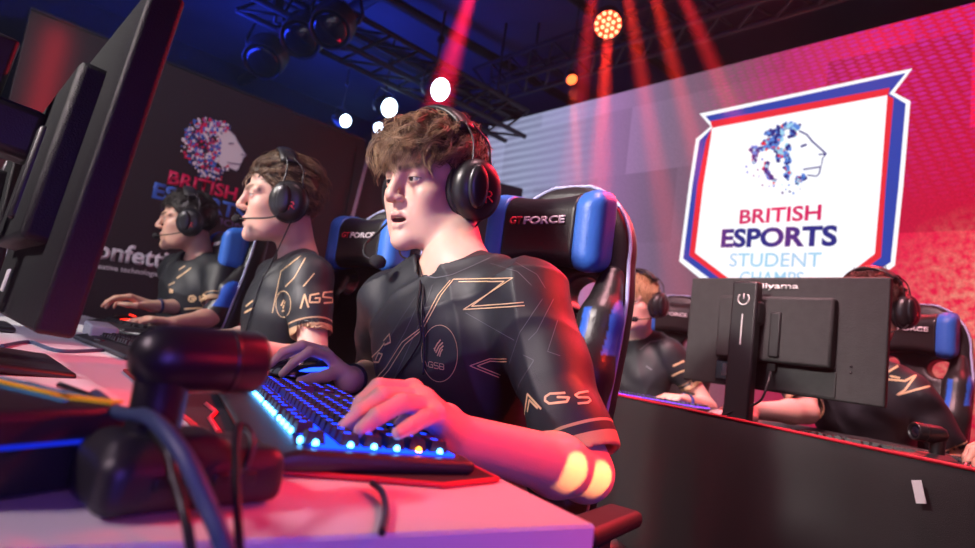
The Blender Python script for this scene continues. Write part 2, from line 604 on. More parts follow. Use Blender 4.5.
def arms(vo, J):
    for a in 'LR':
        sh, el, wr = [np.array(J[k + a]) for k in ('sh', 'el', 'wr')]
        vo.cone(sh, sh + (el - sh) * .45, .046, .043, .02)
        vo.cone(sh + (el - sh) * .4, el, .043, .036, .02)
        m = el + (wr - el) * .28
        vo.cone(el, m, .034, .037, .02)
        vo.cone(m, wr, .037, .0245, .02)
        ch, th = J['hand' + a]
        add_hand(vo, wr, ch, th, J.get('hk', 1.0))


def seated_legs(J):
    mid, T, H = torso_frame(J)
    F = np.array([T[0][0], T[0][1], 0]); F = unit(F); L = np.array([-F[1], F[0], 0])
    out = []
    for s in (1, -1):
        hip = np.array(J['pel']) + L * s * .09
        knee = hip + F * .42 + L * s * .05; knee[2] = .52
        ank = knee + F * .03; ank[2] = .10
        toe = ank + F * .17; toe[2] = .035
        out.append((hip, knee, ank, toe))
    return out


def person(J, h, res, hres, label, base=(.66, .38, .28), brow=(.07, .035, .02), lips=(.50, .16, .15), mouth=.003, jaw=1.0,
           group=None, ears=()):
    """one continuous body; returns the top-level object"""
    pts = [J[k] for k in ('shL', 'shR', 'elL', 'elR', 'wrL', 'wrR')] + [q for a in 'LR' for c in J['hand' + a][0] for q in c] + [h.w(0, 0, .13), h.w(.13, 0, 0)]
    mid, T, H = torso_frame(J)
    pts += [mid - T[2] * .3]
    lo = np.min(pts, axis=0) - .07; hi = np.max(pts, axis=0) + .06
    vo = Vol(lo, hi, res)
    nb = mid + np.array([-.015, 0, .045]) @ T
    vo.cone(h.w(-.028, 0, -.03), nb, .053, .056, .02)
    torso(vo, J, -.006)
    arms(vo, J)
    if hres == res: face(vo, h, mouth, jaw)
    else: vo.ell(h.w(-.01, 0, .03), (.08, .06, .07), h.M, .01)
    for s in ears: ear(vo, h, s)
    V, F = vo.mesh()
    parts = [(V, F)]
    if hres != res:      # the head at a finer grain
        c = np.array([h.w(*q) for q in [(.13, 0, 0), (-.12, 0, 0), (0, .09, 0), (0, -.09, 0), (0, 0, .14), (0, 0, -.135)]])
        vh = Vol(c.min(0) - .012, c.max(0) + .012, hres)
        vh.cone(h.w(-.028, 0, -.03), nb, .053, .056, .02)
        face(vh, h, mouth, jaw)
        for s in ears: ear(vh, h, s)
        parts.append(vh.mesh())
    # legs
    legs = seated_legs(J)
    q = np.array([p for l in legs for p in l] + [J['pel']])
    vl = Vol(q.min(0) - .14, q.max(0) + .14, .009)
    for hip, knee, ank, toe in legs:
        vl.cone(J['pel'], hip, .10, .085, .03)
        vl.cone(hip, knee, .078, .055, .03); vl.cone(knee, ank, .052, .035, .02); vl.cone(ank, toe, .032, .025, .02)
    vl.cone(J['pel'], np.array(J['pel']) + (mid - J['pel']) * .5, .10, .10, .03)
    parts.append(vl.mesh())
    n = 0; VV = []; FF = []
    for v, f in parts:
        VV.append(v); FF.append(f + n); n += len(v)
    V = np.concatenate(VV); F = np.concatenate(FF)
    col = skin_colour(V, h, base, brow, lips, mouth, jaw)
    for a in 'LR':      # knuckles, finger ends and nails a little pinker
        for c in J['hand' + a][0] + [J['hand' + a][1]]:
            for k_, q in enumerate(c[1:]):
                d = np.linalg.norm(V - np.array(q), axis=1)
                m = np.exp(-(d / .010) ** 2)[:, None] * .35
                col = col * (1 - m) + np.array(base) * (1.0, .70, .66) * m
    o0 = np.array([J['pel'][0], J['pel'][1], 0.0])
    me = np_mesh('person', V - o0, F, col)
    o = link('person', me, M['skin'])
    o.location = tuple(o0)
    tag(o, label, 'person', group)
    # eyes
    for s in (-1, 1):
        mb = MB()
        c = h.w(EYE_C[0], s * EYE_C[1], EYE_C[2]); ax = unit(h.v(*J.get('gaze', (1, 0, -.06))))
        R = .0126 if hres < .002 else .0119
        prof = [(R * math.sin(a), R * math.cos(a)) for a in np.linspace(0, PI, 22)]
        prof[0] = (0, R); prof[-1] = (0, -R)
        mb.lathe(prof, c, ax, 20)
        for f in mb.bm.faces:
            t = np.array(f.calc_center_median()) - c; t = t @ ax / max(np.linalg.norm(t), 1e-9)
            f.material_index = 2 if t > .972 else (1 if t > .885 else 0)
        adopt(mb.build('eyeball', [M['sclera'], M['iris'], M['gloss_black']]), o)
    if mouth > .003:
        mb = MB(); mb.tube([h.w(.079, .017, -.0635), h.w(.0865, .010, -.0635), h.w(.0885, 0, -.0635), h.w(.0865, -.010, -.0635), h.w(.079, -.017, -.0635)], .0028, 8)
        adopt(mb.build('teeth', M['teeth']), o)
    # trousers and shoes
    vt = Vol(q.min(0) - .14, q.max(0) + .14, .009) if False else None
    qq = np.array([p for l in legs for p in l] + [J['pel']])
    vt = Vol(qq.min(0) - .16, qq.max(0) + .16, .009)
    for hip, knee, ank, toe in legs:
        vt.cone(J['pel'], hip, .112, .098, .03)
        vt.cone(hip, knee, .092, .068, .03); vt.cone(knee, ank, .066, .052, .02)
    vt.cone(J['pel'], np.array(J['pel']) + (mid - J['pel']) * .2, .115, .11, .03)
    v, f = vt.mesh()
    adopt(link('trousers', np_mesh('trousers', v, f), M['trouser']), o)
    for hip, knee, ank, toe in legs:
        vs = Vol(np.minimum(ank, toe) - .08, np.maximum(ank, toe) + .08, .006)
        vs.cone(ank - (0, 0, .03), ank - (0, 0, .06), .045, .036, .02)
        vs.cone(ank - (0, 0, .055), toe, .042, .034, .02)
        vs.plane((0, 0, .004), (0, 0, -1))
        v, f = vs.mesh()
        adopt(link('shoe', np_mesh('shoe', v, f), M['shoe']), o)
    return o


def make_shirt(J, h, o, res, cuff=.74, colour=(.030, .032, .036), band=(.62, .40, .22), amp=1.0):
    """short-sleeved team shirt; bands at the cuffs carry the gold colour"""
    mid, T, H = torso_frame(J)
    pts = [J['shL'], J['shR'], J['pel']]
    ends = []
    for a in 'LR':
        sh, el = np.array(J['sh' + a]), np.array(J['el' + a])
        ends.append(sh + (el - sh) * cuff); pts.append(ends[-1])
    pts = np.array(pts)
    lo, hi = pts.min(0) - .17, pts.max(0) + .17
    lo[2] = max(lo[2], J['pel'][2] - .06)
    vo = Vol(lo, hi, res)
    torso(vo, J, .010)
    for a, e in zip('LR', ends):
        sh, el = np.array(J['sh' + a]), np.array(J['el' + a]); ax = unit(el - sh)
        vo.cone(sh, sh + (e - sh) * .5, .058, .060, .03)
        vo.cone(sh + (e - sh) * .5, e + ax * .04, .058, .057, .02)
    # cloth folds
    X, Y, Z = vo.ax[0][:, None, None], vo.ax[1][None, :, None], vo.ax[2][None, None, :]
    n1 = np.sin(34 * (Y + .5 * Z) + 2.5 * np.sin(11 * X + 7 * Z)) * np.sin(13 * (Z - .6 * Y) + 1.7)
    n2 = np.sin(60 * (Z * .9 - .5 * Y + .3 * X) + 2.2 * np.sin(15 * Y + 9 * Z))
    n3 = np.sin(85 * (.7 * X + .5 * Y - .35 * Z) + 3 * np.sin(19 * Z + 6 * X))
    fold = lambda t: (1 - np.abs(np.sin(t))) ** 2.2
    n4 = fold(17 * (Z - .75 * Y + .4 * X) + 1.6 * np.sin(8 * Y + 5 * Z)) * (.5 + .5 * np.sin(9 * Y - 6 * Z + 1))
    n5 = fold(23 * (.8 * Z + .9 * Y) + 1.8 * np.sin(10 * X + 7 * Z)) * (.5 + .5 * np.sin(11 * Z + 5 * Y))
    vo.D = (vo.D + amp * (.0035 * n1 + .0014 * n2 + .0008 * n3 - .0065 * n4 - .0055 * n5 + .002)).astype(np.float32)
    for a, e in zip('LR', ends):
        sh, el = np.array(J['sh' + a]), np.array(J['el' + a]); ax = unit(el - sh)
        # cut at the cuff, open inside
        vo.apply(lambda X, Y, Z: np.maximum(-((X - e[0]) * ax[0] + (Y - e[1]) * ax[1] + (Z - e[2]) * ax[2]),
                                            np.sqrt((X - e[0] - ax[0] * .05) ** 2 + (Y - e[1] - ax[1] * .05) ** 2 + (Z - e[2] - ax[2] * .05) ** 2) - .11),
                 e - .14, e + .14, 0, 's', .0)
        vo.cone(e - ax * .05, e + ax * .02, .046, .0515, .003, 's')
    nb = mid + np.array([-.012, 0, .05]) @ T
    nd = unit(h.w(-.028, 0, -.03) - nb)
    vo.cone(nb + nd * .012 + T[0] * .012, nb + nd * .16, .0635, .068, .004, 's')
    vo.plane((0, 0, J['pel'][2] - .03), (0, 0, -1))
    V, F = vo.mesh(1)
    s = np.full(len(V), 1.0)
    for a, e in zip('LR', ends):
        sh, el = np.array(J['sh' + a]), np.array(J['el' + a]); L = np.linalg.norm(e - sh); ax = (e - sh) / L
        t = (V - sh) @ ax; r = np.linalg.norm(V - sh - t[:, None] * ax, axis=1)
        m = (t > L * .45) & (r < .085)
        s[m] = np.minimum(s[m], (L - t[m]))
    me = np_mesh('shirt', V - np.array(o.location), F)
    at_ = me.attributes.new('cuff', 'FLOAT', 'POINT'); at_.data.foreach_set('value', s.astype(np.float32))
    so = link('shirt', me, M['shirt']); so.parent = o
    bvh = BVHTree.FromPolygons([tuple(v) for v in V], [tuple(f) for f in F])
    # collar
    return so, bvh


def shirt_material():
    m = mat('charcoal team shirt', (.022, .026, .031), .5, bump=.25, bscale=900)
    nt = m.node_tree; b = nt.nodes['Principled BSDF']
    a = nt.nodes.new('ShaderNodeAttribute'); a.attribute_name = 'cuff'
    cr = nt.nodes.new('ShaderNodeValToRGB'); cr.color_ramp.interpolation = 'CONSTANT'
    nt.links.new(a.outputs['Fac'], cr.inputs['Fac'])
    el = cr.color_ramp.elements
    gold = (.62, .40, .22, 1); dark = (.020, .024, .029, 1)
    el[0].position = 0; el[0].color = gold
    el[1].position = .016; el[1].color = dark
    for p, c in ((.028, gold), (.034, dark)):
        e = el.new(p); e.color = c
    n = nt.nodes.new('ShaderNodeTexNoise'); n.inputs['Scale'].default_value = 14
    tc = nt.nodes.new('ShaderNodeTexCoord'); nt.links.new(tc.outputs['Object'], n.inputs['Vector'])
    mx = nt.nodes.new('ShaderNodeMix'); mx.data_type = 'RGBA'; mx.blend_type = 'MULTIPLY'
    mx.inputs['Factor'].default_value = .45
    nt.links.new(cr.outputs['Color'], mx.inputs['A']); nt.links.new(n.outputs['Color'], mx.inputs['B'])
    hs = nt.nodes.new('ShaderNodeRGBToBW'); nt.links.new(n.outputs['Color'], hs.inputs['Color'])
    nt.links.new(hs.outputs['Val'], mx.inputs['B'])
    nt.links.new(mx.outputs['Result'], b.inputs['Base Color'])
    return m


M['shirt'] = shirt_material()


def decal(name, lines, width, bvh, m, parent, step=1.2, lift=.0012, closed=False):
    """thin printed lines that lie on the cloth"""
    verts = []; faces = []
    for ln in lines:
        P = [np.array(p, float) for p in ln]
        if closed: P = P + [P[0]]
        S = []
        for a, b in zip(P[:-1], P[1:]):
            n = max(1, int(np.linalg.norm(b - a) / step))
            S += [a + (b - a) * i / n for i in range(n)]
        S.append(P[-1])
        H = []
        for p in S:
            d = Vector(ray(*p)).normalized()
            loc, nr, i, _ = bvh.ray_cast(Vector(EYE), d)
            if loc is None: H.append(None); continue
            if nr.dot(d) > 0: nr = -nr
            H.append((np.array(loc), np.array(nr)))
        run = []
        runs = []
        for q in H + [None]:
            if q is None or (run and np.linalg.norm(q[0] - run[-1][0]) > .03):
                if len(run) > 1: runs.append(run)
                run = [q] if q is not None else []
            else: run.append(q)
        for rn in runs:
            base = len(verts)
            for i, (p, nr) in enumerate(rn):
                t = rn[min(i + 1, len(rn) - 1)][0] - rn[max(i - 1, 0)][0]
                sd = np.cross(nr, t); l = np.linalg.norm(sd)
                sd = sd / l if l > 1e-9 else np.array([0, 0, 1.])
                verts += [p + nr * lift + sd * width / 2, p + nr * lift - sd * width / 2]
            for i in range(len(rn) - 1):
                k = base + 2 * i; faces.append((k, k + 1, k + 3, k + 2))
    if not faces: return None
    o = link(name, np_mesh(name, np.array(verts), np.array(faces)), m)
    o.parent = parent; o.matrix_parent_inverse = parent.parent.matrix_basis.inverted()
    return o


# ------------------------------------------------------------------ hair
def hairline(F, side=.012, front=.066, back=-.055):
    """lowest height of the hair for each forward position"""
    return np.interp(F, [-.12, -.06, -.035, .015, .05, .075, .12], [back, back, -.02, side, side + .03, front, front + .01])


def strands_mesh(name, paths, r0, sides=4):
    """paths (N,T,3) -> one mesh of tapering strands"""
    N, T, _ = paths.shape
    tg = np.gradient(paths, axis=1); tg /= np.maximum(np.linalg.norm(tg, axis=2, keepdims=True), 1e-9)
    ref = np.array([.31, .52, .79]); u = np.cross(tg, ref); u /= np.maximum(np.linalg.norm(u, axis=2, keepdims=True), 1e-9)
    v = np.cross(tg, u)
    prof = np.interp(np.linspace(0, 1, T), [0, .5, 1], [1, .8, .12])
    rr = np.asarray(r0).reshape(-1, 1) * prof[None]
    ang = 2 * PI * np.arange(sides) / sides
    V = paths[:, :, None, :] + rr[:, :, None, None] * (u[:, :, None, :] * np.cos(ang)[None, None, :, None] + v[:, :, None, :] * np.sin(ang)[None, None, :, None])
    idx = np.arange(N * T * sides).reshape(N, T, sides)
    a = idx[:, :-1, :]; b = idx[:, 1:, :]
    F = np.stack([a, np.roll(a, -1, 2), np.roll(b, -1, 2), b], -1).reshape(-1, 4)
    return V.reshape(-1, 3), F


def make_hair(h, o, n, kids, length, flow, hl, colours, rad=.0016, lift=.5, grav=.5, jitter=.35, name='hair', clump=.007, curl=0.0, cap=.008,
              rs=3, keep=None, T=8):
    r = np.random.default_rng(rs)
    C = np.array([-.010, 0, .042]); R = np.array([.099, .076, .085]) + .002
    roots = []
    while len(roots) < n:
        d = r.normal(size=3); d /= np.linalg.norm(d)
        p = C + R * d
        if p[2] > hl(p[0]) and p[2] > -.06 and (keep is None or keep(p)): roots.append(p)
    P = np.array(roots)
    paths = np.zeros((n, T, 3)); paths[:, 0] = P
    ln = np.array([length(p) for p in P]) * r.uniform(.75, 1.2, n)
    jit = r.normal(size=(n, 3)) * jitter
    ph = r.uniform(0, 6.28, n)
    for t in range(1, T):
        q = paths[:, t - 1]
        nr = (q - C) / R ** 2; nr /= np.linalg.norm(nr, axis=1, keepdims=True)
        fl = np.array([flow(a) for a in q]) + jit
        fl -= (fl * nr).sum(1, keepdims=True) * nr
        fl /= np.maximum(np.linalg.norm(fl, axis=1, keepdims=True), 1e-6)
        x = t / (T - 1)
        d = fl + nr * lift * (1 - 1.1 * x) + np.array([0, 0, -1]) * grav * x
        if curl:
            side = np.cross(nr, fl)
            d = d + side * (curl * np.sin(ph + 5.5 * x))[:, None] + nr * (curl * .6 * np.cos(ph * 1.7 + 6 * x))[:, None]
        d /= np.linalg.norm(d, axis=1, keepdims=True)
        q = q + d * (ln / (T - 1))[:, None]
        k = np.sqrt((((q - C) / (R + .002)) ** 2).sum(1))
        q = np.where((k < 1)[:, None], C + (q - C) / np.maximum(k, .2)[:, None], q)
        paths[:, t] = q
    allp = [paths]
    for k in range(kids):
        off = r.normal(size=(n, 1, 3)) * clump
        tw = r.normal(size=(n, 1, 3)) * clump * .5
        x = np.linspace(0, 1, T)[None, :, None]
        allp.append(paths + off * (1 - .55 * x) + tw * x * x)
    A = np.concatenate(allp)
    V, F = strands_mesh(name, A, rad * r.uniform(.6, 1.3, len(A)))
    tone = np.repeat(r.uniform(0, 1, n)[None], kids + 1, 0).ravel() * .6 + r.uniform(0, 1, len(A)) * .4
    tone = np.clip(tone[:, None] + np.linspace(-.35, .3, T)[None], 0, 1)
    c0, c1 = np.array(colours[0]), np.array(colours[1])
    col = c0 + (c1 - c0) * np.repeat(tone.ravel(), 4)[:, None]
    # scalp cap below the strands
    cc = np.array([h.w(*q) for q in [(.13, 0, 0), (-.13, 0, 0), (0, .1, 0), (0, -.1, 0), (0, 0, .15), (0, 0, -.1)]])
    vo = Vol(cc.min(0) - .02, cc.max(0) + .02, .004)
    vo.ell(h.w(*C), tuple(R + cap), h.M, 0)
    X, Y, Z = vo.ax[0][:, None, None] - h.p[0], vo.ax[1][None, :, None] - h.p[1], vo.ax[2][None, None, :] - h.p[2]
    Fc = X * h.M[0][0] + Y * h.M[0][1] + Z * h.M[0][2]; Uc = X * h.M[2][0] + Y * h.M[2][1] + Z * h.M[2][2]
    vo.D = np.maximum(vo.D, (hl(Fc) - Uc).astype(np.float32))
    v2, f2 = vo.mesh(1)
    Vw = h.p + V @ h.M
    Vall = np.concatenate([Vw, v2]); Fall = np.concatenate([F, f2 + len(Vw)])
    call = np.concatenate([col, np.tile(c0 * .7, (len(v2), 1))])
    ob = link(name, np_mesh(name, Vall, Fall, call), M['hair'])
    return adopt(ob, o)


M['hair'] = mat_attr('hair', .42, sss=0)


# ------------------------------------------------------------------ headset (worn, a thing of its own)
def make_headset(h, label, group, mic_side=1, mic=((.02, .108, -.05), (.07, .10, -.07), (.105, .06, -.072), (.115, .025, -.072)), logo=False,
                 cable=None, micr=.011, scale=1.0, top=.150, logo_mat=None, pad=None):
    e = empty('headset', h.w(0, 0, .1), 0, label, 'headset', group)
    W = lambda *p: Vector(h.w(*p))
    hw = .086
    arc = []
    for t in np.linspace(0, PI, 25):
        arc.append((-.012 + .020 * math.sin(t), (hw + .012) * math.cos(t), .035 + (top - .035) * math.sin(t) ** .8))
    mb = MB()
    # flat padded band
    prev = None
    for i, q in enumerate(arc[4:-4]):
        rn = unit(np.array([0, q[1] / hw ** 2, (q[2] - .035) / .115 ** 2]))
        ring = []
        for a in np.linspace(0, 2 * PI, 12, endpoint=False):
            ring.append(mb.bm.verts.new(W(q[0] + .024 * math.cos(a), q[1] + rn[1] * .009 * math.sin(a), q[2] + rn[2] * .009 * math.sin(a))))
        if prev:
            for k in range(12):
                f = mb.bm.faces.new((prev[k], prev[(k + 1) % 12], ring[(k + 1) % 12], ring[k])); f.smooth = True
        else: mb.bm.faces.new(ring[::-1])
        prev = ring
    mb.bm.faces.new(prev)
    adopt(mb.build('headband', M['leather']), e)
    for s in (1, -1):
        cx, cu = -.012, -.008
        mb = MB()
        for df in (-.026, .022):
            mb.tube(spline([W(.0 + df * .4, s * (hw - .002), .118), W(-.014 + df * .9, s * (hw + .016), .085), W(cx + df, s * (hw + .022), .05), W(cx + df * 1.25, s * (hw + .022), .03)], 5), .0022, 6)
        adopt(mb.build('wire_yoke', M['metal_dark']), e)
        ax = unit(h.v(.26, s * 1.0, -.05)); rf = h.v(0, 0, 1)
        cup = MB()
        o0 = h.w(cx, s * .082, cu)
        cup.lathe([(.001, .004), (.042, .004), (.050, .012), (.052, .022), (.050, .032), (.043, .041), (.030, .046), (.012, .047), (0, .047)], o0, ax, 32, 0, 1.12, rf)
        co = adopt(cup.build('ear_cup', M['satin_black']), e)
        # pressed shell line and cushion
        cu2 = MB(); cu2.lathe([(.024, -.006), (.044, -.008), (.052, -.002), (.0535, .006), (.050, .012), (.030, .012)], o0, ax, 32, 0, 1.12, rf)
        adopt(cu2.build('ear_cushion', M['cushion']), e)
        sh = MB(); c1 = o0 + ax * .044 + h.v(.012, 0, .004)
        sh.lathe([(.0, .0075), (.012, .007), (.019, .0045), (.0215, .0), (.021, -.004)], c1, ax, 28, 0, 1.9, rf)
        shp = sh.build('cup_plate', M['metal_dark']); shp.parent = co
        if logo:
            p = o0 + ax * .0475 - np.array(h.v(.012, 0, .012))
            # a red angular letter R on the rear of the cup
            up = unit(h.v(.25, 0, 1)); up = unit(up - (up @ ax) * ax); lf = unit(np.cross(up, ax)) * (1 if True else 1)
            g = MB(); w = .003
            Q = lambda a, b: Vector(p + lf * a * .001 + up * b * .001 + ax * .002)
            segs = [[(-8, -11), (-4, 9), (5, 9), (8, 4), (5, 0), (-5, 0)], [(-1, 0), (7, -11)], [(-4, 9), (-9, 9)]]
            for sg in segs: g.tube([Q(*a) for a in sg], .0014, 5)
            lo = g.build('logo', logo_mat or M['red_print']); lo.parent = co
    g = MB()
    pts = [W(*p) for p in mic]
    sp = spline(pts, 6)
    g.tube(sp, .0024, 7)
    bo = adopt(g.build('microphone_boom', M['rubber']), e)
    g = MB()
    a, b = np.array(sp[-1]), np.array(sp[-3])
    g.lathe([(0, -micr * 1.2), (micr * .7, -micr), (micr, -.2 * micr), (micr, .5 * micr), (micr * .7, 1.1 * micr), (0, 1.3 * micr)], a, a - b, 16)
    fo = g.build('microphone', M['foam']); fo.parent = bo
    if cable:
        for cpts in cable:
            g = MB(); g.tube(spline(cpts, 8), .0019, 6)
            adopt(g.build('cable', M['cable']), e)
    return e
# ------------------------------------------------------------------ gaming chair
M['leather_attr'] = mat_attr('two tone leatherette', .36, bump=.35, bscale=180)
BLK = np.array((.022, .021, .022)); BLU = np.array((.03, .14, .66))


def chair_xc(z): return -.20 - .20 * (z - .5)


def chair_w(z):
    lo = np.interp(z, [.45, .55, .75, .90, .98, 1.06], [.165, .18, .182, .184, .182, .170])
    return np.where(np.asarray(z) < 1.06, lo, .170 * np.sqrt(np.clip(1 - (np.maximum(z, 1.06) - 1.06) ** 2 / .185 ** 2, .03, 1)))


PZ = 1.115


def make_chair(label, group):
    e = empty('gaming_chair', (0, 0, 0), 0, label, 'chair', group)
    res = .0055
    v = Vol((-.52, -.33, .42), (-.08, .33, 1.40), res)
    X, Y, Z = v.ax[0][:, None, None], v.ax[1][None, :, None], v.ax[2][None, None, :]
    xc = chair_xc(Z)
    a = np.abs(Y) - (chair_w(Z) - .03); b = np.abs(X - xc + .02 * (Y / .25) ** 2) - .008; c = np.maximum(Z - 1.215, .46 - Z)
    d = np.sqrt(np.maximum(a, 0) ** 2 + np.maximum(b, 0) ** 2 + np.maximum(c, 0) ** 2) - .03
    v.D = (d + 0 * X).astype(np.float32)
    for s in (1, -1): v.ell((chair_xc(.985), s * .085, .985), (.12, .040, .036), None, .012, 's')
    V, F = v.mesh()
    link('backrest', np_mesh('backrest', V, F), M['leather'], e)
    for s in (1, -1):
        v = Vol((-.50, min(s * .08, s * .30), .46), (-.02, max(s * .08, s * .30), 1.14), res)
        pts = [(chair_xc(z) + f, s * (chair_w(z) - .035), z) for z, f in ((.54, .05), (.68, .060), (.82, .062), (.93, .050), (1.02, .02))]
        v.chain(pts, [.045, .048, .048, .042, .028], .02)
        V, F = v.mesh()
        xl = V[:, 0] - chair_xc(V[:, 2]); yl = np.abs(V[:, 1]) - (chair_w(V[:, 2]) - .035)
        m = (((yl < -.002) & (yl > -.020) & (V[:, 2] > .70) & (V[:, 2] < .95) & (xl > .02)) | ((yl > .034) & (V[:, 2] > .86)))[:, None]
        link('side_bolster', np_mesh('side_bolster', V, F, np.where(m, BLU, BLK)), M['leather_attr'], e)
    mb = MB()
    zs = np.concatenate([np.linspace(.5, 1.06, 14), 1.06 + .18 * np.sin(np.linspace(.12, 1.5, 12))])
    pts = [(chair_xc(z) + .022, chair_w(z) + .002, z) for z in zs] + [(chair_xc(z) + .022, -chair_w(z) - .002, z) for z in zs[::-1]]
    mb.tube(pts, .0045, 6); mb.build('piping', M['piping'], e)
    # neck pillow
    pc = (chair_xc(PZ) + .070, 0, PZ)

    def pil(v):
        X, Y, Z = v.ax[0][:, None, None] - pc[0], v.ax[1][None, :, None], v.ax[2][None, None, :] - pc[2]
        t = np.minimum((Y / .15) ** 2, 1.2)
        a = np.abs(X - .018 * t + .12 * Z * Z * 0) - .016; b = np.abs(Y) - .105; c = np.abs(Z + .2 * X) - (.034 + .024 * t)
        return (np.sqrt(np.maximum(a, 0) ** 2 + np.maximum(b, 0) ** 2 + np.maximum(c, 0) ** 2) - .040).astype(np.float32)
    v = Vol((pc[0] - .09, -.17, PZ - .13), (pc[0] + .11, .17, PZ + .13), .005)
    v.D = pil(v)
    base = v.D.copy()
    Y = v.ax[1][None, :, None]
    v.D = np.maximum(base, (np.abs(Y) - .088).astype(np.float32)); V, F = v.mesh()
    po = link('neck_pillow', np_mesh('neck_pillow', V, F), M['leather'], e)
    for s in (1, -1):
        v.D = np.maximum(base - .001, (.088 - s * Y).astype(np.float32)); V, F = v.mesh()
        link('end_panel', np_mesh('end_panel', V, F), M['leather_blue'], po)
    fx = pc[0] + .0565
    up, nr = (-.12, 0, 1), (1, 0, .12)
    text_between('red_lettering', 'GT', (fx + .003, -.070, PZ + .004), (fx + .003, -.040, PZ + .004), up, nr, .0165, M['red_print'], po, bold=.03, thick=.0015, lift=.0005)
    text_between('white_lettering', 'FORCE', (fx + .003, -.036, PZ + .004), (fx + .003, .066, PZ + .004), up, nr, .0165, M['white_print'], po, bold=.03, thick=.0015, lift=.0005)
    for lo_ in [q for q in bpy.data.objects if q.parent == po and 'lettering' in q.name]:      # follow the pillow's curve
        for vv in lo_.data.vertices: vv.co.x += .018 * min((vv.co.y / .15) ** 2, 1.2)
    mb = MB(); mb.tube([(pc[0] - .03, .02, PZ + .06), (chair_xc(1.19) + .03, .02, 1.20), (chair_xc(1.23) - .02, .02, 1.236), (chair_xc(1.18) - .05, .02, 1.17)], .006, 6)
    mb.build('strap', M['leather'], e)
    # seat
    v = Vol((-.30, -.32, .36), (.34, .32, .58), .008)
    v.rbox((.01, 0, .455), (.26, .25, .05), .045, None, 0)
    for s in (1, -1): v.cone((-.2, s * .225, .49), (.20, s * .235, .50), .05, .045, .03)
    V, F = v.mesh(); link('seat', np_mesh('seat', V, F), M['leather'], e)
    for s in (1, -1):
        mb = MB(); mb.box((-.02, s * .285, .50), (.05, .022, .19), None, .006); mb.box((-.02, s * .27, .42), (.07, .08, .02), None, .004)
        ar = mb.build('armrest', M['black_plastic'], e)
        mb = MB(); mb.box((-.05, s * .275, .600), (.19, .065, .028), None, .012, seg=3); mb.build('armrest_pad', M['rubber'], ar)
    mb = MB(); mb.lathe([(.03, .10), (.03, .24), (.022, .24), (.022, .41), (.1, .41), (.1, .42)], n=20); mb.build('gas_lift', M['metal_dark'], e)
    for k in range(5):
        a = 2 * PI * k / 5 + .3; c, s_ = math.cos(a), math.sin(a)
        mb = MB(); mb.tube([(.02 * c, .02 * s_, .125), (.30 * c, .30 * s_, .09)], [.028, .018], 8); lg = mb.build('base_leg', M['black_plastic'], e)
        mb = MB(); t = (-s_, c, 0)
        for q in (-.016, .016): mb.lathe([(.0, -.010), (.028, -.008), (.03, 0), (.028, .008), (0, .010)], (.30 * c + t[0] * q, .30 * s_ + t[1] * q, .031), t, 16)
        mb.tube([(.3 * c, .3 * s_, .035), (.3 * c, .3 * s_, .085)], .008, 8); mb.build('castor', M['rubber'], lg)
    return e


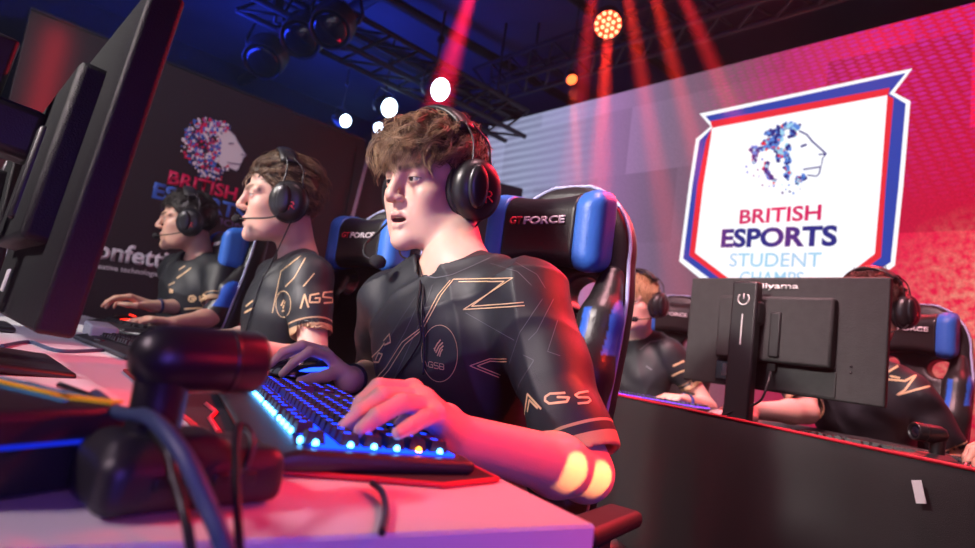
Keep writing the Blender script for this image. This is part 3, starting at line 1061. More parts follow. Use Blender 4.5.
# ------------------------------------------------------------------ monitors
def make_monitor(pos, yaw, label, group=None, height=.0, desk=DESK_Z, screen=None, W=.54, H=.32, tilt=0.0, TH=.022, back=.075, shell=None):
    shell = shell or M['monitor_shell']
    """local: back faces -x, screen faces +x, width along y; pos = desk point under its centre; height = gap below the panel"""
    e = empty('monitor', (pos[0], pos[1], desk), yaw, label, 'monitor', group)
    if tilt: e.rotation_euler = (0, tilt, yaw)
    z0 = height; z1 = height + H; zc = (z0 + z1) / 2
    mb = MB(); mb.box((.011 - TH / 2 + (TH - .022) / 2, 0, zc), (TH, W, H), None, .005, seg=3)
    sh = mb.build('shell', shell, e)
    mb = MB(); mb.box((TH / 2 - .0006, 0, zc + .004), (.002, W - .016, H - .03)); mb.build('screen', screen or M['screen_glow'], e)
    mb = MB(); mb.box((-.024, 0, zc + .010), (.038, W * .58, H * .57), None, .008); hs = mb.build('rear_housing', shell, e)
    # ports recess on the lower edge, controls
    mb = MB(); mb.box((-.012, W * .225, z0 + .043), (.006, .085, .054), None, .002); mb.build('port_recess', M['gloss_black'], hs)
    mb = MB(); mb.box((-.0165, W * .235, z0 + .046), (.005, .032, .034), None, .002); mb.build('power_socket', M['white_plastic'], hs)
    mb = MB(); mb.box((-.0125, -W * .10, z0 + .04), (.004, W * .40, .066), None, .001); mb.build('lower_plate', M['monitor_shell'], hs)
    mb = MB(); mb.box((-.044, -.015, zc - .005), (.012, .030, .125), None, .005); mb.build('mount_latch', M['black_plastic'], hs)
    mb = MB()
    for q in (0, .016): mb.lathe([(.003, 0), (.003, .003), (0, .003)], (-.011, -W * .36, z0 + .075 + q), (-1, 0, 0), 10)
    mb.build('button', M['gloss_black'], sh)
    # stand: a slab column with a flat foot
    mb = MB(); mb.box((-back, .055, (z1 - .03) / 2 + .005), (.035, .072, z1 - .03), None, .006); col = mb.build('stand_column', M['black_plastic'], e)
    mb = MB()
    mb.tube([(-back - .0185, .055 + .016 * math.sin(a), z1 - .075 + .016 * math.cos(a)) for a in np.linspace(.7, 2 * PI - .7, 18)], .0018, 5)
    mb.tube([(-back - .0185, .055, z1 - .075), (-back - .0185, .055, z1 - .060)], .0018, 5)
    mb.build('logo', M['white_print'], col)
    mb = MB(); mb.box((-back - .018, .055, z1 - .16), (.002, .003, .085)); mb.build('slot', M['white_print'], col)
    mb = MB(); mb.box((-.025 - back / 2, .05, zc + .05), (back - .03, .07, .07), None, .012, seg=3); mb.build('bracket', M['black_plastic'], e)
    mb = MB(); mb.box((-.015, .05, .007), (.165, .24, .012), None, .005); mb.build('foot', M['black_plastic'], e)
    text_between('lettering', 'iiyama', (-.0112, .045, z1 - .032), (-.0112, -.055, z1 - .032), (0, 0, 1), (-1, 0, 0), .016, M['white_print'], sh, bold=.015, thick=.0008, lift=.0003)
    return e


# ------------------------------------------------------------------ keyboard: local x = left to right, y = away from the typist
def make_keyboard(pos, yaw, label, glow, led, keys=True, scale=1.0, group=None):
    e = empty('keyboard', pos, yaw, label, 'keyboard', group)
    Lk, Dk = .445 * scale, .150 * scale
    v = Vol((-.25, -.10, -.002), (.25, .13, .06), .0028)

    def f(X, Y, Z):
        top = np.where(Y < .068, .0105 + .005 * (Y + .075) / .15, .0153 - (Y - .068) * .22)
        a = np.abs(X) - (Lk / 2 - .006); b = np.abs(Y - .012) - (Dk / 2 + .006); c = np.maximum(Z - (top - .004), .004 - Z)
        return np.sqrt(np.maximum(a, 0) ** 2 + np.maximum(b, 0) ** 2 + np.maximum(c, 0) ** 2) - .004 + np.minimum(np.maximum(np.maximum(a, b), c), 0)
    v.apply(f, (-.25, -.1, 0), (.25, .12, .05))
    V, F = v.mesh()
    link('case', np_mesh('case', V, F), M['black_plastic'], e)
    sl = math.atan2(.005, .15)
    Rx = Matrix.Rotation(sl, 3, 'X')
    zt = lambda y: .0105 + .005 * (y + .075) / .15
    mb = MB(); mb.box((0, 0, zt(0) + .0012), (Lk - .030, Dk - .034, .0016), Rx); pl = mb.build('glow_plate', glow, e)
    pitch = .0188 * scale
    rows = [(-2, [(i, 1) for i in (0, 2, 3, 4, 5, 6.5, 7.5, 8.5, 9.5, 11, 12, 13, 14)]),
            (-.75, [(i, 1) for i in range(13)] + [(13, 2)]),
            (.25, [(0, 1.5)] + [(1.5 + i, 1) for i in range(12)] + [(13.5, 1.5)]),
            (1.25, [(0, 1.75)] + [(1.75 + i, 1) for i in range(11)] + [(12.75, 2.25)]),
            (2.25, [(0, 2.25)] + [(2.25 + i, 1) for i in range(10)] + [(12.25, 2.75)]),
            (3.25, [(0, 1.25), (1.25, 1.25), (2.5, 1.25), (3.75, 6.25), (10, 1.25), (11.25, 1.25), (12.5, 1.25), (13.75, 1.25)])]
    nav = [(-2, 15.3), (-2, 16.3), (-.75, 15.3), (-.75, 16.3), (.25, 15.3), (.25, 16.3), (2.25, 15.8), (3.25, 15.3), (3.25, 16.3)]
    pad = [(r, 17.6 + i) for r in (-.75, .25, 1.25, 2.25, 3.25) for i in range(4) if not (r > .5 and i == 3)][:17]
    ks = [(r, c, w) for r, rr in rows for c, w in rr] + [(r, c, 1) for r, c in nav] + [(r, c, 1) for r, c in pad]
    x0 = -10.9 * pitch; y0 = .9 * pitch
    cache = {}
    one = MB() if not keys else None
    leds = []
    for r, c, w in ks:
        x = x0 + (c + w / 2) * pitch; y = y0 - r * pitch + (-.003 * scale if r > -2 else 0) + .002
        z = zt(y) + .0022
        if abs(x) > Lk / 2 - .006: continue
        def shape(mb, o):
            for fz, s0, s1, z0, z1 in ((0, .0172, .0125, 0, .0085),):
                wx0, wx1 = (w * pitch - .0034) / 2, (w * pitch - .0072) / 2; wy0, wy1 = (pitch - .0034) / 2, (pitch - .0068) / 2
                vb = [mb.bm.verts.new(Vector(o) + Rx @ Vector((sx * wx0, sy * wy0, z0))) for sx, sy in ((-1, -1), (1, -1), (1, 1), (-1, 1))]
                vt = [mb.bm.verts.new(Vector(o) + Rx @ Vector((sx * wx1, sy * wy1, z1))) for sx, sy in ((-1, -1), (1, -1), (1, 1), (-1, 1))]
                mb.bm.faces.new(vt); mb.bm.faces.new(vb[::-1])
                lw, lh = min(.0030, wx1 * .5), wy1 * .42
                vl = [mb.bm.verts.new(Vector(o) + Rx @ Vector((sx * lw, .0014 + sy * lh, z1 + .0002))) for sx, sy in ((-1, -1), (1, -1), (1, 1), (-1, 1))]
                mb.bm.faces.new(vl).material_index = 1
                for k in range(4): mb.bm.faces.new((vb[k], vb[(k + 1) % 4], vt[(k + 1) % 4], vt[k]))
        if keys:
            if w not in cache:
                mb = MB(); shape(mb, (0, 0, 0)); bmesh.ops.recalc_face_normals(mb.bm, faces=mb.bm.faces[:])
                me = bpy.data.meshes.new('key'); mb.bm.to_mesh(me); mb.bm.free(); me.materials.append(M['key']); me.materials.append(glow); cache[w] = me
            o = link('key', cache[w], None, e); o.location = (x, y, z)
        else: shape(one, (x, y, z))
        if keys and (r == -2 or c == 0): leds.append((r, c, w, x, y, z))
    if not keys:
        o = one.build('keys', [M['key'], glow], e); o['kind'] = 'stuff'
    if keys and led:
        for r, c, w, x, y, z in leds:
            if r == -2:
                t = MB(); t.lathe([(0, -.003), (.0018, -.0018), (.0023, 0), (.0018, .0018), (0, .003)], (x, y + pitch * .50, z + .001), (0, 0, 1), 8); t.build('key_light', led, e)
            if c == 0:
                t = MB(); t.lathe([(0, -.003), (.0020, -.0018), (.0026, 0), (.0020, .0018), (0, .003)], (x - w * pitch / 2 - .0005, y, z + .001), (0, 0, 1), 8)
                t.build('key_light', M['led_orange'] if r == 2.25 else led, e)
    return e


def make_mouse(pos, yaw, label, m, glow=None, group=None, k=1.0):
    """local +x points away from the hand"""
    e = empty('computer_mouse', pos, yaw, label, 'mouse', group)
    v = Vol((-.075, -.05, -.002), (.075, .05, .05), .0025)
    v.ell((-.010, 0, .004), (.060 * k, .033 * k, .038 * k), None, .01)
    v.ell((.025, 0, .004), (.040 * k, .031 * k, .026 * k), None, .02)
    v.plane((0, 0, .001), (0, 0, -1))
    v.apply(lambda X, Y, Z: np.maximum(np.maximum(np.abs(Y) - .0012, .02 - Z), .012 - X) + 0 * X, (-.07, -.05, 0), (.07, .05, .05), 0, 's')
    V, F = v.mesh(1); link('shell', np_mesh('shell', V, F), m, e)
    mb = MB(); mb.lathe([(.0, -.004), (.009, -.004), (.010, 0), (.009, .004), (0, .004)], (.034, 0, .024), (0, 1, 0), 16); mb.build('scroll_wheel', M['rubber'], e)
    if glow:
        for s in (1, -1):
            mb = MB(); mb.tube([(-.055 * k, s * .014, .022), (-.03, s * .0285 * k, .024), (.0, s * .0315 * k, .021), (.03, s * .029 * k, .014)], [.002, .004, .004, .002], 8); mb.build('light_strip', glow, e)
        mb = MB(); mb.lathe([(0, .002), (.012, .001), (.013, -.002)], (-.030, 0, .0405 * k), (-.25, 0, 1), 16); mb.build('logo_light', glow, e)
    return e


# ------------------------------------------------------------------ barrel-shaped desk camera on a post
def make_desk_camera(pos, yaw, label, group):
    e = empty('desk_camera', pos, yaw, label, 'camera', group)
    v = Vol((-.075, -.055, -.002), (.075, .055, .05), .0025)
    v.rbox((.008, 0, .015), (.050, .032, .017), .011, None, 0)
    v.rbox((-.006, 0, .026), (.030, .020, .012), .007, None, .008)
    v.plane((0, 0, .001), (0, 0, -1))
    V, F = v.mesh(); bo = link('base', np_mesh('base', V, F), M['black_plastic'], e)
    mb = MB()
    for i, q in enumerate((-.022, -.007, .008, .023)): mb.box((q + .008, -.0325, .017), (.009, .003, .007), None, .001)
    mb.build('port', M['metal_dark'], bo)
    mb = MB(); mb.lathe([(.0150, .032), (.0140, .036), (.0140, .068), (.0155, .074)], (-.012, 0, 0), (0, 0, 1), 24); mb.build('post', M['satin_black'], e)
    mb = MB()
    mb.lathe([(0, -.019), (.009, -.0175), (.015, -.012), (.0185, -.004), (.019, .004), (.019, .050), (.0178, .053), (.0155, .053), (.0145, .049), (0, .049)], (-.012, 0, .078), (1, 0, .02), 32)
    ba = mb.build('barrel', M['satin_black'], e)
    mb = MB(); mb.lathe([(0, .052), (.009, .0505), (.014, .0495)], (-.012, 0, .078), (1, 0, .02), 24); mb.build('lens', M['lens_glass'], ba)
    mb = MB(); mb.lathe([(.0192, .032), (.0192, .035)], (-.012, 0, .078), (1, 0, .02), 32); mb.build('ring', M['metal_dark'], ba)
    return e


# ------------------------------------------------------------------ stage lamps
def make_lamp(pos, aim, label, lens, R=.09, L=.22, dots=0, group=None, up=.5, spot=None):
    pos = Vector(pos); ax = (Vector(aim) - pos).normalized()
    e = empty('stage_light', pos, 0, label, 'stage light', group)
    mb = MB(); mb.lathe([(0, -L), (R * .55, -L), (R * .8, -L * .75), (R, -L * .5), (R, 0), (R * .94, .0), (R * .92, -.02)], (0, 0, 0), ax, 28)
    for i in range(4): mb.lathe([(R * 1.0, -L * (.2 + .08 * i)), (R * 1.06, -L * (.22 + .08 * i)), (R * 1.0, -L * (.24 + .08 * i))], (0, 0, 0), ax, 28)
    mb.build('housing', M['metal_dark'], e)
    mb = MB()
    if dots:
        u = ax.orthogonal().normalized(); w = ax.cross(u)
        mb.lathe([(R * .93, -.012), (0, -.012)], (0, 0, 0), ax, 28); le = mb.build('lens', lens[1], e)
        k = 0
        mb = MB()
        for ring, n in ((0, 1), (.34, 6), (.68, 12)):
            for j in range(n):
                a = 2 * PI * j / n
                c = (u * math.cos(a) + w * math.sin(a)) * ring * R * 1.15
                mb.lathe([(0, .006), (.10 * R, .003), (.135 * R, -.006), (.135 * R, -.012)], c, ax, 10)
        mb.build('diode', lens[0], le)
    else:
        mb.lathe([(R * .93, -.015), (R * .7, .0), (R * .4, .01), (0, .014)], (0, 0, 0), ax, 28); mb.build('lens', lens, e)
    sd = ax.cross(Vector((0, 0, 1))).normalized()
    c = -ax * L * .45
    mb = MB(); mb.tube([c + sd * R * 1.1, c + sd * R * 1.25 + Vector((0, 0, R * .6)), c + sd * R * .9 + Vector((0, 0, R * 1.7)), c - sd * R * .9 + Vector((0, 0, R * 1.7)), c - sd * R * 1.25 + Vector((0, 0, R * .6)), c - sd * R * 1.1], R * .09, 6)
    mb.build('yoke', M['metal_dark'], e)
    mb = MB(); t = c + Vector((0, 0, R * 1.7)); mb.tube([t, t + Vector((0, 0, up))], R * .11, 8); mb.box(t + Vector((0, 0, up * .5)), (R * .5, R * .5, R * .6), None, .005)
    mb.build('hanger', M['metal_dark'], e)
    return e


M['key'] = mat('black key caps', (.008, .008, .010), .5, bump=.2, bscale=500)
M['lens_glass'] = mat('lens glass', (.01, .01, .02), .05, coat=1.0)
M['led_orange'] = emission('orange key light', (1.0, .22, .02), 14)
M['led_blue'] = emission('blue key light', (.08, .42, 1.0), 12)
M['glow_blue'] = emission('blue key glow', (.005, .04, 1.0), 5)
M['glow_blue_hot'] = emission('blue mouse light', (.01, .05, 1.0), 6)
M['glow_blue_dim'] = emission('blue status light', (.01, .03, .9), .8)
M['glow_purple'] = emission('violet key glow', (.25, .05, 1.0), 4)
M['glow_dim'] = emission('dim key glow', (.2, .2, .25), .12)
M['glow_red'] = emission('red mouse light', (1.0, .02, .01), 5)
M['screen_glow'] = emission('lit screen', (.75, .72, 1.0), 1.3)
# ------------------------------------------------------------------ the room
RX0, RX1, RY0, RY1, RZ = -3.6, 6.2, -3.6, 7.6, 3.95


def wallbox(name, lo, hi, m):
    mb = MB(); lo = Vector(lo); hi = Vector(hi)
    mb.box((lo + hi) / 2, hi - lo)
    o = mb.build(name, m); o['kind'] = 'structure'
    return o


M['floor'] = mat('dark stage floor', (.02, .02, .024), .35, bump=.2, bscale=30, vary=.3)
M['wall'] = mat('black painted wall', (.02, .02, .024), .8, bump=.2, vary=.3)
M['ceil'] = mat('dark blue painted ceiling', (.07, .08, .12), .8, bump=.3, bscale=20, vary=.5, vscale=1.5)
M['truss'] = mat('black truss metal', (.008, .008, .011), .6)
wallbox('floor', (RX0, RY0, -.1), (RX1, RY1, 0), M['floor'])
wallbox('ceiling', (RX0, RY0, RZ), (RX1, RY1, RZ + .1), M['ceil'])
wallbox('wall_left', (RX0, RY1, 0), (RX1, RY1 + .1, RZ), M['wall'])
wallbox('wall_back', (RX1, RY0, 0), (RX1 + .1, RY1, RZ), M['wall'])
wallbox('wall_right', (RX0, RY0 - .1, 0), (RX1, RY0, RZ), M['wall'])
wallbox('wall_front', (RX0 - .1, RY0, 0), (RX0, RY1, RZ), M['wall'])
# pipes and ducts under the ceiling
for i, (a, b, r) in enumerate([((-1, 4.6, 3.80), (6, 4.2, 3.80), .05), ((-1, 5.6, 3.84), (6, 5.2, 3.84), .07), ((-2, 3.2, 3.78), (6, 2.9, 3.78), .04), ((2.2, -2, 3.7), (2.4, 7.4, 3.7), .06)]):
    mb = MB(); mb.tube([a, b], r, 10); o = mb.build('trim_%d' % (i + 1), M['truss']); o['kind'] = 'structure'


def truss(name, A, B, w, label):
    """box truss with chords and diagonals, hung by rods"""
    A, B = Vector(A), Vector(B); ax = (B - A).normalized(); sd = ax.cross(Vector((0, 0, 1))).normalized() * w / 2; up = Vector((0, 0, w / 2))
    e = empty(name, A, 0, label, 'truss', 'lighting trusses over the stage')
    L = (B - A).length; n = max(2, int(L / w))
    for p in (sd + up, sd - up, -sd + up, -sd - up):
        mb = MB(); mb.tube([p, ax * L + p], .024, 8); mb.build('chord', M['truss'], e)
    mb = MB()
    for i in range(n):
        p, q = ax * (L * i / n), ax * (L * (i + 1) / n)
        for s in (sd, -sd): mb.tube([p + s - up, q + s + up], .012, 5)
        for u in (up, -up): mb.tube([p - sd + u, q + sd + u], .012, 5)
    mb.build('lattice', M['truss'], e)
    for t in (.12, .88):
        mb = MB(); mb.tube([ax * L * t + up, Vector((ax.x * L * t, ax.y * L * t, RZ - A.z))], .012, 6); mb.build('hanging_rod', M['truss'], e)
    return e


# ------------------------------------------------------------------ backdrop with the printed names
M['backdrop'] = mat('dark plum printed board', (.019, .011, .017), .55, bump=.05, vary=.15, vscale=3)
M['pale_strip'] = mat('pale edge strip', (.5, .32, .42), .5, vary=.1)
M['b_red'] = mat('red backdrop print', (.75, .012, .10), .5, vary=.08)
M['b_blue'] = mat('blue backdrop print', (.055, .16, .62), .5, vary=.08)
M['b_white'] = mat('white backdrop print', (.80, .78, .80), .5, vary=.06)
M['b_dim'] = mat('dim violet backdrop print', (.12, .07, .20), .5, vary=.08)
WY = 3.6


LU = lambda X, Y: ((X - 60) / 500, (490 - Y) / 440)
LION_FACE = [LU(*p) for p in [(292, 108), (330, 92), (395, 100), (440, 122), (472, 162), (520, 205), (558, 240), (536, 265), (530, 300), (523, 318), (516, 355), (500, 376), (445, 368), (400, 384), (352, 352), (346, 280), (340, 200), (328, 172), (296, 152)]]
MANE = [[(200, 118), (260, 95), (320, 65), (385, 75)], [(180, 170), (230, 150), (290, 110)], [(200, 195), (250, 170), (280, 130)], [(225, 195), (265, 215), (300, 232), (330, 270), (315, 300), (326, 345), (318, 388)],
        [(110, 215), (160, 210), (200, 185)], [(122, 238), (118, 292)], [(203, 285), (190, 330), (205, 370), (236, 396)], [(262, 284), (272, 248)], [(364, 124), (352, 92), (384, 68)], [(368, 408), (432, 370)], [(326, 186), (332, 212)]]
LION_DOTS = [(70, 315), (75, 350), (115, 370), (148, 375), (168, 270), (210, 435), (238, 432), (288, 425), (312, 455), (335, 467), (358, 478), (290, 475), (398, 450), (330, 428), (170, 430), (140, 335)]
LION_LINES = [([(396, 100), (440, 122), (472, 162), (520, 205), (556, 238), (548, 250)], 5), ([(556, 240), (536, 265), (531, 300), (523, 318)], 3), ([(523, 318), (470, 326), (420, 333)], 5), ([(523, 320), (516, 355), (500, 375), (445, 368)], 4),
              ([(405, 194), (436, 182)], 8), ([(515, 243), (550, 240)], 5), ([(326, 130), (336, 142)], 8)]


def inside_poly(poly):
    def f(u, v):
        c = False; n = len(poly)
        for i in range(n):
            (x1, y1), (x2, y2) = poly[i], poly[(i + 1) % n]
            if (y1 > v) != (y2 > v) and u < (x2 - x1) * (v - y1) / (y2 - y1) + x1: c = not c
        return c
    return f


def face_to(mb, N):
    for f in mb.bm.faces:
        f.normal_update()
        if f.normal.dot(Vector(N)) < 0: f.normal_flip()
    return mb


def lion(P, N, parent, face_m, line_m, mane_mats, prob, seedv, dense=False):
    """profile of a maned lion's head, the mane made of shards; u to the right, v up"""
    N = np.array(N, float); r = np.random.default_rng(seedv)
    fin = inside_poly(LION_FACE)
    mb = MB(); mb.poly([np.array(P(u, v)) + N * .003 for u, v in LION_FACE])
    face_to(mb, N).build('lion_face', face_m, parent, fix=False)
    mbs = [MB() for _ in mane_mats]

    def shard(X, Y, size, k):
        a = r.uniform(0, 6.28); m = r.integers(4, 7)
        pts = [LU(X + size * math.cos(a + 2 * PI * i / m) * r.uniform(.7, 1.2), Y + size * math.sin(a + 2 * PI * i / m) * r.uniform(.7, 1.2)) for i in range(m)]
        lift = N * (.004 + .002 * r.uniform())
        mbs[k].poly([np.array(P(*q)) + lift for q in pts])
    if dense:
        for _ in range(620):
            X, Y = r.uniform(60, 420), r.uniform(50, 490)
            if ((X - 235) / 165) ** 2 + ((Y - 250) / 195) ** 2 > 1 and not (Y > 380 and 220 < X < 400): continue
            if fin(*LU(X, Y)) : continue
            shard(X, Y, r.uniform(6, 17), r.choice(len(mane_mats), p=prob))
    for path in MANE:
        S = spline([(x, y, 0) for x, y in path], 10)
        acc = 0
        for a, b in zip(S[:-1], S[1:]):
            acc += np.linalg.norm(b - a)
            if acc < 5: continue
            acc = 0
            for _ in range(3):
                shard(a[0] + r.normal() * 7, a[1] + r.normal() * 7, r.uniform(8, 17), r.choice(len(mane_mats), p=prob))
    for X, Y in LION_DOTS: shard(X, Y, r.uniform(5, 9), r.choice(len(mane_mats), p=prob))
    for mb, m in zip(mbs, mane_mats): face_to(mb, N).build('lion_mane', m, parent, fix=False)
    mb = MB()
    for ln, w in LION_LINES:
        pts = [np.array(P(*LU(*q))) for q in ln]
        for a, b in zip(pts[:-1], pts[1:]):
            d = unit(b - a); s = np.cross(N, d) * np.linalg.norm(np.array(P(w / 560, 0)) - P(0, 0))
            mb.poly([a + s - d * .003 + N * .008, b + s + d * .003 + N * .008, b - s + d * .003 + N * .008, a - s - d * .003 + N * .008])
    face_to(mb, N).build('lion_lines', line_m, parent, fix=False)


bd = empty('backdrop_board', (1.1, WY, 0), 0, 'dark plum backdrop board printed with lion head and white sponsor name behind the left player', 'backdrop')
bx0, bx1 = ony(30, 12, WY)[0], ony(357, 200, WY)[0]
bz = ony(200, 76, WY)[2]
mb = MB(); mb.box(((bx0 + bx1) / 2, WY + .03, bz / 2), (bx1 - bx0, .05, bz), None, .004); adopt(mb.build('board', M['backdrop']), bd)
mb = MB(); mb.box(((bx0 + bx1) / 2, WY + .03, bz + .008), (bx1 - bx0, .06, .016), None, .003); adopt(mb.build('top_rail', M['metal_dark']), bd)
mb = MB(); a, b = ony(366, 165, WY - .06), ony(346, 242, WY - .06); d = (b - a); mb.tube([a - d * .1, b + d * 4.2], .013, 8)
tag(mb.build('pole', M['pale_strip']), 'pale slanting pole at the joint of the backdrop boards', 'pole')
N_ = (0, -1, 0); UPZ = (0, 0, 1); yb = WY + .005
def bt(name, s, p0, p1, cap, m, bold=.02):
    A, B = ony(*p0, yb), ony(*p1, yb)
    adopt(text_between(name, s, A, B, UPZ, N_, cap, m, None, bold=bold, thick=.001), bd)
capz = lambda x, y0, y1: abs(ony(x, y0, yb)[2] - ony(x, y1, yb)[2])
bt('red_lettering', 'BRITISH', (167, 183), (236, 200.5), capz(168, 183, 169.5), M['b_red'], .035)
bt('blue_lettering', 'ESPORTS', (151.5, 197), (244, 220.5), capz(152, 197, 181.5), M['b_blue'], .035)
bt('dim_lettering', 'FEDERATION', (161, 210), (243, 230), capz(161, 210, 203), M['b_dim'])
bt('sponsor_lettering', 'confetti', (80, 255), (166, 268.5), capz(110, 260, 242), M['b_white'], .03)
bt('sponsor_subtitle', 'creative technologies', (90, 267.5), (161, 277), capz(110, 270, 264.5), M['b_white'], 0)
LA, LB = ony(177.5, 158, yb), ony(242.5, 176, yb); LT = ony(184, 112, yb)
def PW(u, v): return np.array([LA[0] + (LB[0] - LA[0]) * u, WY + .004, LA[2] - .07 + (LT[2] - LA[2] + .09) * v])
hold = empty('x')  # temporary root for emblem pieces
lion(PW, N_, hold, M['b_white'], mat('grey line print', (.25, .25, .35), .5), [M['b_red'], M['b_blue'], M['b_white'], mat('navy print', (.03, .04, .15), .5)], [.25, .3, .3, .15], 3, True)
for ch in [q for q in bpy.data.objects if q.parent == hold]: adopt(ch, bd)
bpy.data.objects.remove(hold)

bd2 = empty('backdrop_board', (3, WY, 0), 0, 'plain dark backdrop board showing between the speaking player and his chair', 'backdrop')
p, q = ony(357, 147, WY), ony(523, 189, WY)
mb = MB(); mb.poly([(p[0], WY, 0), (q[0], WY, 0), (q[0], WY, q[2]), (p[0], WY, p[2])], (0, .05, 0)); adopt(mb.build('board', M['backdrop']), bd2)
mb = MB(); mb.tube([(p[0], WY + .025, p[2]), (q[0], WY + .025, q[2])], .012, 8); adopt(mb.build('top_rail', M['metal_dark']), bd2)
po = empty('poster', (2.3, WY - .02, 1.2), 0, 'pink poster with white letters low on the dark backdrop beside the speaking player', 'poster')
A, B = ony(404, 268, WY - .02), ony(434, 236, WY - .02)
mb = MB(); mb.box(((A[0] + B[0]) / 2 + .05, WY - .012, (A[2] + B[2]) / 2 - .02), (B[0] - A[0] + .25, .012, B[2] - A[2] + .2), None, .002); adopt(mb.build('sheet', mat('pink poster print', (.85, .16, .42), .5, vary=.15)), po)
adopt(text_between('lettering', 'COE', ony(404, 264, WY - .019), ony(428, 268, WY - .019), UPZ, N_, .075, M['b_white'], None, bold=.02, thick=.001), po)

# ------------------------------------------------------------------ LED screen
LX = 4.2


def led_material():
    m = bpy.data.materials.new('led picture'); m.use_nodes = True
    nt = m.node_tree; nt.nodes.clear(); N = nt.nodes.new; Lk = nt.links.new
    tc = N('ShaderNodeTexCoord'); sp = N('ShaderNodeSeparateXYZ'); Lk(tc.outputs['Object'], sp.inputs[0])
    mr = N('ShaderNodeMapRange'); mr.inputs['From Min'].default_value = 4.6; mr.inputs['From Max'].default_value = 0.2
    Lk(sp.outputs['Y'], mr.inputs['Value'])
    cr = N('ShaderNodeValToRGB'); Lk(mr.outputs[0], cr.inputs['Fac'])
    el = cr.color_ramp.elements
    el[0].position = 0; el[0].color = (.20, .20, .33, 1)
    el[1].position = 1; el[1].color = (.80, .010, .055, 1)
    for p, c in ((.12, (.24, .26, .42)), (.25, (.30, .27, .50)), (.36, (.34, .18, .40)), (.48, (.20, .13, .22)), (.60, (.22, .10, .14)), (.70, (.42, .03, .10)), (.82, (.70, .015, .07))):
        e = el.new(p); e.color = (*c, 1)
    # square cells of slightly different brightness
    br = N('ShaderNodeTexBrick'); br.inputs['Scale'].default_value = 1.0; br.offset = .37
    br.inputs['Brick Width'].default_value = .78; br.inputs['Row Height'].default_value = .62; br.inputs['Mortar Size'].default_value = 0.0
    br.inputs['Color1'].default_value = (.72, .72, .72, 1); br.inputs['Color2'].default_value = (1.3, 1.3, 1.3, 1); br.inputs['Bias'].default_value = 0
    cb = N('ShaderNodeCombineXYZ'); Lk(sp.outputs['Y'], cb.inputs[0]); Lk(sp.outputs['Z'], cb.inputs[1]); Lk(cb.outputs[0], br.inputs['Vector'])
    m1 = N('ShaderNodeMix'); m1.data_type = 'RGBA'; m1.blend_type = 'MULTIPLY'; m1.inputs['Factor'].default_value = 1
    Lk(cr.outputs['Color'], m1.inputs['A']); Lk(br.outputs['Color'], m1.inputs['B'])
    # slanted dashes in the upper right
    mp = N('ShaderNodeMapping'); mp.inputs['Rotation'].default_value = (0, 0, .62); mp.inputs['Scale'].default_value = (13, 34, 1)
    Lk(cb.outputs[0], mp.inputs['Vector'])
    b2 = N('ShaderNodeTexBrick'); b2.inputs['Scale'].default_value = 1; b2.inputs['Brick Width'].default_value = 1.0; b2.inputs['Row Height'].default_value = 1.0
    b2.inputs['Mortar Size'].default_value = .24; b2.inputs['Mortar Smooth'].default_value = .5
    b2.inputs['Color1'].default_value = (1, 1, 1, 1); b2.inputs['Color2'].default_value = (.5, .5, .5, 1); b2.inputs['Mortar'].default_value = (0, 0, 0, 1)
    Lk(mp.outputs[0], b2.inputs['Vector'])
    zr = N('ShaderNodeMapRange'); zr.inputs['From Min'].default_value = 2.0; zr.inputs['From Max'].default_value = 3.0; Lk(sp.outputs['Z'], zr.inputs['Value'])
    yr = N('ShaderNodeMapRange'); yr.inputs['From Min'].default_value = 2.3; yr.inputs['From Max'].default_value = 1.2; Lk(sp.outputs['Y'], yr.inputs['Value'])
    mm = N('ShaderNodeMath'); mm.operation = 'MULTIPLY'; Lk(zr.outputs[0], mm.inputs[0]); Lk(yr.outputs[0], mm.inputs[1])
    m3 = N('ShaderNodeMath'); m3.operation = 'MULTIPLY'; Lk(mm.outputs[0], m3.inputs[0]); Lk(b2.outputs['Color'], m3.inputs[1])
    m2 = N('ShaderNodeMix'); m2.data_type = 'RGBA'; m2.inputs['B'].default_value = (.62, .03, .34, 1)
    Lk(m3.outputs[0], m2.inputs['Factor']); Lk(m1.outputs['Result'], m2.inputs['A'])
    # glittering gold patch, lower right
    vo = N('ShaderNodeTexNoise'); vo.inputs['Scale'].default_value = 26; vo.inputs['Detail'].default_value = 6; Lk(tc.outputs['Object'], vo.inputs['Vector'])
    vr = N('ShaderNodeValToRGB'); vr.color_ramp.elements[0].position = .35; vr.color_ramp.elements[1].position = .75; Lk(vo.outputs['Fac'], vr.inputs['Fac'])
    vd = N('ShaderNodeVectorMath'); vd.operation = 'DISTANCE'; vd.inputs[1].default_value = (LX, .30, 1.30); Lk(tc.outputs['Object'], vd.inputs[0])
    gr = N('ShaderNodeMapRange'); gr.inputs['From Min'].default_value = .75; gr.inputs['From Max'].default_value = .05; Lk(vd.outputs['Value'], gr.inputs['Value'])
    gm = N('ShaderNodeMath'); gm.operation = 'MULTIPLY'; Lk(gr.outputs[0], gm.inputs[0]); Lk(vr.outputs['Color'], gm.inputs[1])
    m4 = N('ShaderNodeMix'); m4.data_type = 'RGBA'; m4.inputs['B'].default_value = (.9, .45, .30, 1); Lk(gm.outputs[0], m4.inputs['Factor']); Lk(m2.outputs['Result'], m4.inputs['A'])
    # fine level streaks, left
    wv = N('ShaderNodeTexWave'); wv.bands_direction = 'Z'; wv.inputs['Scale'].default_value = 4.0; wv.inputs['Distortion'].default_value = .6; Lk(tc.outputs['Object'], wv.inputs['Vector'])
    yl = N('ShaderNodeMapRange'); yl.inputs['From Min'].default_value = 3.1; yl.inputs['From Max'].default_value = 4.2; yl.inputs['To Max'].default_value = .45; Lk(sp.outputs['Y'], yl.inputs['Value'])
